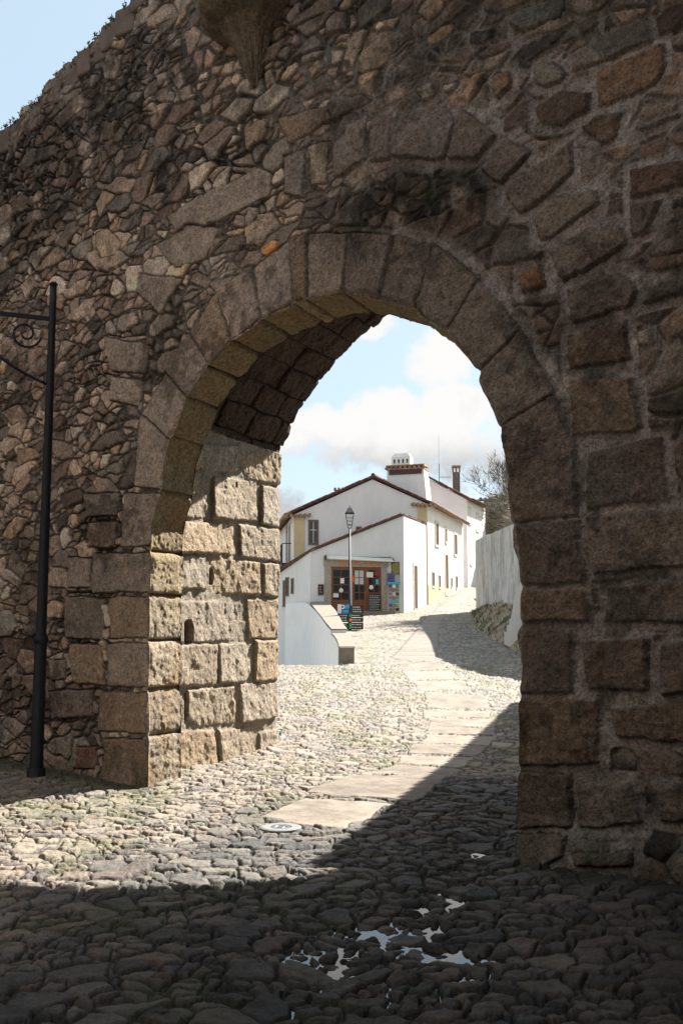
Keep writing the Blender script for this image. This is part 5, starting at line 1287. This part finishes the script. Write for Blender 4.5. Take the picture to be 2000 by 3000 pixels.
psign((803, 1410, 834, 1418), M_black, 'right dark sign with light green tab', lines=1, extra=chip(M_green))
psign((803, 1419, 834, 1429), M_black, 'right dark sign with orange tab', lines=1, extra=chip(M_orange))
psign((803, 1430, 834, 1446), M_black, 'lowest right dark sign with dark green tab and blank right half', lines=2, extra=chip(M_green))
psign((803, 1447, 828, 1453.5), M_moss, 'narrow dark green strip at the foot of the lamp post signs', lines=0)

# ------------------------------------------------------------------ low lane at far left
lh = empty('lane_house', (-3.5, 58, -1), 'small dark tiled house low down the lane left of the shop', 'house')
q0 = at(640, 1390, 56); z_t = at(645, 1372, 56).z; z_e = at(645, 1440, 56).z
mb = MB(); mb.box((q0.x - 1.5, 58, (z_e - 2) / 2), (3.6, 4, z_e + 2)); mb.build('wall', M_white, lh)
mb = MB(); xr = q0.x + .55
mb.prism([(xr - 4.2, 55.7, z_e), (xr, 55.7, z_e), (xr, 58, z_t), (xr - 4.2, 58, z_t)], ZU * .12)
for k in range(14): x_ = xr - .12 - k * .3; mb.tube([(x_, 55.7, z_e + .14), (x_, 58, z_t + .14)], .08, 6)
mb.build('roof', M_tile, lh)
mb = MB(); mb.box((q0.x + .18, 55.97, z_e - 1.4), (.32, .1, 2.1)); mb.build('door', M_dwood, lh)

# ------------------------------------------------------------------ vegetation
def bare_tree(base, top, spread, seed, lean):
    rng = random.Random(seed); mb = MB(); tips = []
    def grow(p, d, L, r, depth):
        pts = [p]; n = 4
        for k in range(n):
            d = (d + Vector((rng.uniform(-.22, .22), rng.uniform(-.22, .22), rng.uniform(-.10, .16)))).normalized(); pts.append(pts[-1] + d * L / n)
        mb.tube(pts, [r * (1 - .45 * k / n) for k in range(n + 1)], 5 if depth > 1 else 8, cap=False)
        tips.append((pts[-1], d, depth))
        if depth >= 6: return
        for k in range(rng.choice((2, 3, 3, 4))):
            q = pts[rng.choice((2, 3, 4))]; dd = (d + Vector((rng.uniform(-.9, .9), rng.uniform(-.9, .9), rng.uniform(-.35, .7)))).normalized()
            if q.z < 6.9 and q.x < 7.4: continue
            grow(q, dd, L * rng.uniform(.62, .84), max(r * .60, .009), depth + 1)
    grow(Vector(base), Vector(lean).normalized(), (Vector(top) - Vector(base)).length * .40, spread, 0)
    return mb, tips
def make_tree(name, base, top, r, seed, lean, label, bark, leaves=0, leafmat=None, lsize=.05, cat='tree'):
    e = empty(name, base, label, cat)
    mb, tips = bare_tree(base, top, r, seed, lean); mb.build('branches', bark, e)
    if leaves:
        rng = random.Random(seed + 1); lf = MB(); pts = [t[0] for t in tips if t[2] >= 2]
        for k in range(leaves):
            p = rng.choice(pts) + Vector((rng.gauss(0, .22), rng.gauss(0, .22), rng.gauss(0, .2)))
            u = Vector((rng.uniform(-1, 1), rng.uniform(-1, 1), rng.uniform(-1, 1))).normalized(); v = u.orthogonal().normalized()
            s_ = lsize * rng.uniform(.5, 1.2); lf.quad(p - u * s_, p + v * s_ * .5, p + u * s_, p - v * s_ * .5)
        lf.build('crown', leafmat, e)
    return e
make_tree('bare_tree', (9.3, 44.5, 4.6), (8.3, 44.5, 9.2), .06, 21, (-.42, 0, 1), 'bare twiggy tree against the clouds above the streaked wall', M_bark)
make_tree('bare_tree', (7.3, 41.0, 2.6), (7.0, 41.0, 8.2), .07, 29, (-.1, .1, 1), 'thin bare tree just left of the right pier behind the wall', M_bark)
# dense pale-twigged shrubs
def shrub(c, rx, ry, rz, seed, label, nl=5200, nt_=420):
    rng = random.Random(seed); e = empty('shrub', c, label, 'shrub', 'shrubs above the streaked wall')
    lf = MB(); tw = MB()
    cl = [Vector((rng.uniform(-1, 1), rng.uniform(-1, 1), rng.uniform(-.6, 1))) for _ in range(26)]
    for k in range(nl):
        q = rng.choice(cl) * .72 + Vector((rng.gauss(0, .17), rng.gauss(0, .17), rng.gauss(0, .17)))
        p = Vector((c[0] + q.x * rx, c[1] + q.y * ry, c[2] + rz * (q.z + .4)))
        u = Vector((rng.uniform(-1, 1), rng.uniform(-1, 1), rng.uniform(-1, 1))).normalized(); v = u.orthogonal().normalized(); s_ = rng.uniform(.02, .055)
        lf.quad(p - u * s_, p + v * s_ * .6, p + u * s_, p - v * s_ * .6)
    for k in range(nt_):
        q = Vector((rng.uniform(-.7, .9), rng.uniform(-.9, .5), rng.uniform(-.6, .8))); p = Vector((c[0] + q.x * rx, c[1] + q.y * ry, c[2] + rz * (q.z + .4)))
        d = Vector((rng.uniform(-1.3, .3), rng.uniform(-.8, .3), rng.uniform(-.1, .9))).normalized(); pts = [p]
        for i in range(4): d = (d + Vector((rng.uniform(-.3, .3), rng.uniform(-.3, .3), rng.uniform(-.3, .15)))).normalized(); pts.append(pts[-1] + d * rng.uniform(.12, .26))
        tw.tube(pts, [.011, .009, .007, .005, .003], 4, cap=False)
    lf.build('foliage', M_leaf, e); tw.build('twigs', M_twig, e)
    mb = MB().tube([(c[0], c[1], 2.2), (c[0], c[1], c[2])], .08, 7); mb.build('stem', M_bark, e)
shrub((7.20, 42.5, 5.9), 1.0, 1.2, 1.0, 3, 'dense shrub spilling over the far end of the streaked wall')
shrub((7.75, 40.8, 6.3), .9, 1.1, 1.2, 4, 'taller green shrub behind the streaked wall beside the pier')
shrub((7.45, 44.6, 6.6), .8, 1.0, .9, 6, 'upper olive shrub below the bare tree branches')
shrub((7.15, 38.2, 5.3), .7, 1.0, .6, 8, 'low shrub nearest the right pier on top of the wall')
shrub((-3.05, 50, -.9), .35, .8, .8, 9, 'dark green bush at the foot of the shop side wall', 1500, 10)

# ------------------------------------------------------------------ added unseen walls behind the viewpoint that cut sky light and bounce warm light
blocker = empty('sky_blocker_wall', (-7, -7, 0), 'added unseen brown wall behind the viewpoint, cutting sky light and bouncing warm light', 'wall')
M_blocker = plain('blocker_stone', (.185, .155, .13), .9, scale=4, col2=(.12, .10, .085), bump=.8)
def add_blocker(s0, o0, s1, o1, name='blocker_face'):
    n = 60; m = 30; q = np.linspace(0, 1, n); v = np.linspace(0, 1, m); Q, Vv = np.meshgrid(q, v)
    S_ = s0 + (s1 - s0) * Q; O_ = o0 + (o1 - o0) * Q; Zs = -.3 + 12.0 * Vv + (fbm(Q * 30, Vv * 0, 3, 3) - .5) * 1.5 * Vv
    L_ = math.hypot(s1 - s0, o1 - o0); b_ = (fbm(Q * L_ * .8, Vv * 9, 5, 4) - .5) * .8
    S_ = S_ - (o1 - o0) / L_ * b_; O_ = O_ + (s1 - s0) / L_ * b_
    V = W(S_, Zs, 0, O_); C = np.ones(V.shape) * .05
    gridmesh(name, V, C, np.ones((m - 1, n - 1), bool), M_blocker, blocker)
add_blocker(-7.2, 7.9, 10, 7.9); add_blocker(-7.2, .3, -7.2, 7.9); add_blocker(10, 7.9, 10, .3)

# ------------------------------------------------------------------ light and sky
SPH = rad(45.5); d = Vector((-math.cos(SPH), -math.sin(SPH), -.88)).normalized()
sd_ = bpy.data.lights.new('sun', 'SUN'); sd_.energy = 5.0; sd_.angle = rad(.5); sd_.color = (1, .94, .85)
so = bpy.data.objects.new('sun', sd_); COL.objects.link(so); so.rotation_euler = d.to_track_quat('-Z', 'Y').to_euler()
el = math.asin(-d.z); az = math.atan2(-d.x, -d.y)
w = bpy.data.worlds.new('World'); sc.world = w; w.use_nodes = True; nt = w.node_tree; L = nt.links.new
bg = nt.nodes['Background']; sky = N(nt, 'ShaderNodeTexSky', sky_type='NISHITA', sun_disc=False); sky.sun_elevation = el; sky.sun_rotation = az
sky.air_density = 1.0; sky.dust_density = 1.5
tc = N(nt, 'ShaderNodeTexCoord'); sp = N(nt, 'ShaderNodeSeparateXYZ'); L(tc.outputs['Generated'], sp.inputs[0])
def mth(op, a, b=None, c=None):
    n = N(nt, 'ShaderNodeMath', operation=op)
    for k, v in enumerate((a, b, c)):
        if v is None: continue
        if isinstance(v, (int, float)): n.inputs[k].default_value = v
        else: L(v, n.inputs[k])
    return n.outputs[0]
yy = mth('MAXIMUM', sp.outputs['Y'], .02); px = mth('DIVIDE', sp.outputs['X'], yy); pz = mth('DIVIDE', sp.outputs['Z'], yy)
cx = N(nt, 'ShaderNodeCombineXYZ'); L(px, cx.inputs[0]); L(pz, cx.inputs[2])
nz = N(nt, 'ShaderNodeTexNoise', Scale=11.0, Detail=10.0, Roughness=.62); L(cx.outputs[0], nz.inputs['Vector'])
nb = N(nt, 'ShaderNodeTexNoise', Scale=3.2, Detail=6.0, Roughness=.5); L(tc.outputs['Generated'], nb.inputs['Vector'])
def ell(xd, yd, rx, ry, amp=1.0):
    a, b = rayD(xd, yd); k = .4373e-3
    e = mth('ADD', mth('POWER', mth('DIVIDE', mth('SUBTRACT', px, a), rx * k), 2), mth('POWER', mth('DIVIDE', mth('SUBTRACT', pz, b), ry * k), 2))
    return mth('MULTIPLY', mth('SUBTRACT', 1.0, mth('MINIMUM', e, 1.6)), amp)
m = None
for e in [(940, 1010, 330, 105), (730, 975, 90, 65), (1005, 820, 100, 80), (830, 740, 110, 50), (870, 940, 110, 60), (640, 1190, 160, 75), (1100, 1080, 230, 110), (1050, 950, 110, 80)]:
    v = ell(*e); m = v if m is None else mth('MAXIMUM', m, v)
dn = mth('MULTIPLY', mth('SUBTRACT', nz.outputs['Fac'], .5), 4.6)
front = mth('GREATER_THAN', sp.outputs['Y'], .05)
dens = mth('ADD', m, dn)
mr = N(nt, 'ShaderNodeMapRange', interpolation_type='SMOOTHSTEP'); mr.inputs['From Min'].default_value = .12; mr.inputs['From Max'].default_value = .80; L(dens, mr.inputs['Value'])
mb_ = N(nt, 'ShaderNodeMapRange', interpolation_type='SMOOTHSTEP'); mb_.inputs['From Min'].default_value = .42; mb_.inputs['From Max'].default_value = .62; L(nb.outputs['Fac'], mb_.inputs['Value'])
zlow = N(nt, 'ShaderNodeMapRange'); zlow.inputs['From Min'].default_value = .62; zlow.inputs['From Max'].default_value = .40; L(pz, zlow.inputs['Value'])
mf = mth('MULTIPLY', mr.outputs[0], zlow.outputs[0])
mixf = mth('ADD', mth('MULTIPLY', mf, front), mth('MULTIPLY', mb_.outputs[0], mth('SUBTRACT', 1.0, front)))
# cloud shade: greyer toward the cloud base
gs = N(nt, 'ShaderNodeMapRange', interpolation_type='SMOOTHSTEP'); a_, b_lo = rayD(900, 1110); a_, b_hi = rayD(900, 985)
gs.inputs['From Min'].default_value = b_lo; gs.inputs['From Max'].default_value = b_hi; gs.inputs['To Min'].default_value = 0; gs.inputs['To Max'].default_value = 1
L(mth('ADD', pz, mth('MULTIPLY', mth('SUBTRACT', nz.outputs['Fac'], .5), .10)), gs.inputs['Value'])
CLW, CLG = 5.6, 3.5
nz2 = N(nt, 'ShaderNodeTexNoise', Scale=14.0, Detail=8.0, Roughness=.6); L(cx.outputs[0], nz2.inputs['Vector'])
gv = N(nt, 'ShaderNodeMath', operation='MULTIPLY_ADD', use_clamp=True); L(mth('SUBTRACT', nz2.outputs['Fac'], .42), gv.inputs[0]); gv.inputs[1].default_value = 3.0; L(gs.outputs[0], gv.inputs[2])
gm_ = mth('MULTIPLY', gs.outputs[0], mth('ADD', .45, mth('MULTIPLY', gv.outputs[0], .55)))
cm = N(nt, 'ShaderNodeMix', data_type='RGBA'); L(gm_, cm.inputs[0]); cm.inputs[6].default_value = (CLG * .97, CLG * .99, CLG * 1.01, 1); cm.inputs[7].default_value = (CLW, CLW * .99, CLW * .97, 1)
# thin haze whitens the blue
hz = N(nt, 'ShaderNodeMix', data_type='RGBA'); hz.inputs[0].default_value = .72; L(sky.outputs[0], hz.inputs[6]); hz.inputs[7].default_value = (4.1, 5.15, 5.9, 1)
mx = N(nt, 'ShaderNodeMix', data_type='RGBA'); L(mixf, mx.inputs[0]); L(hz.outputs[2], mx.inputs[6]); L(cm.outputs[2], mx.inputs[7])
L(mx.outputs[2], bg.inputs[0]); bg.inputs[1].default_value = .056
sc.view_settings.view_transform = 'Standard'; sc.view_settings.look = 'None'; sc.view_settings.gamma = 1; sc.view_settings.exposure = 1.65
sc.cycles.max_bounces = 8; sc.cycles.diffuse_bounces = 5
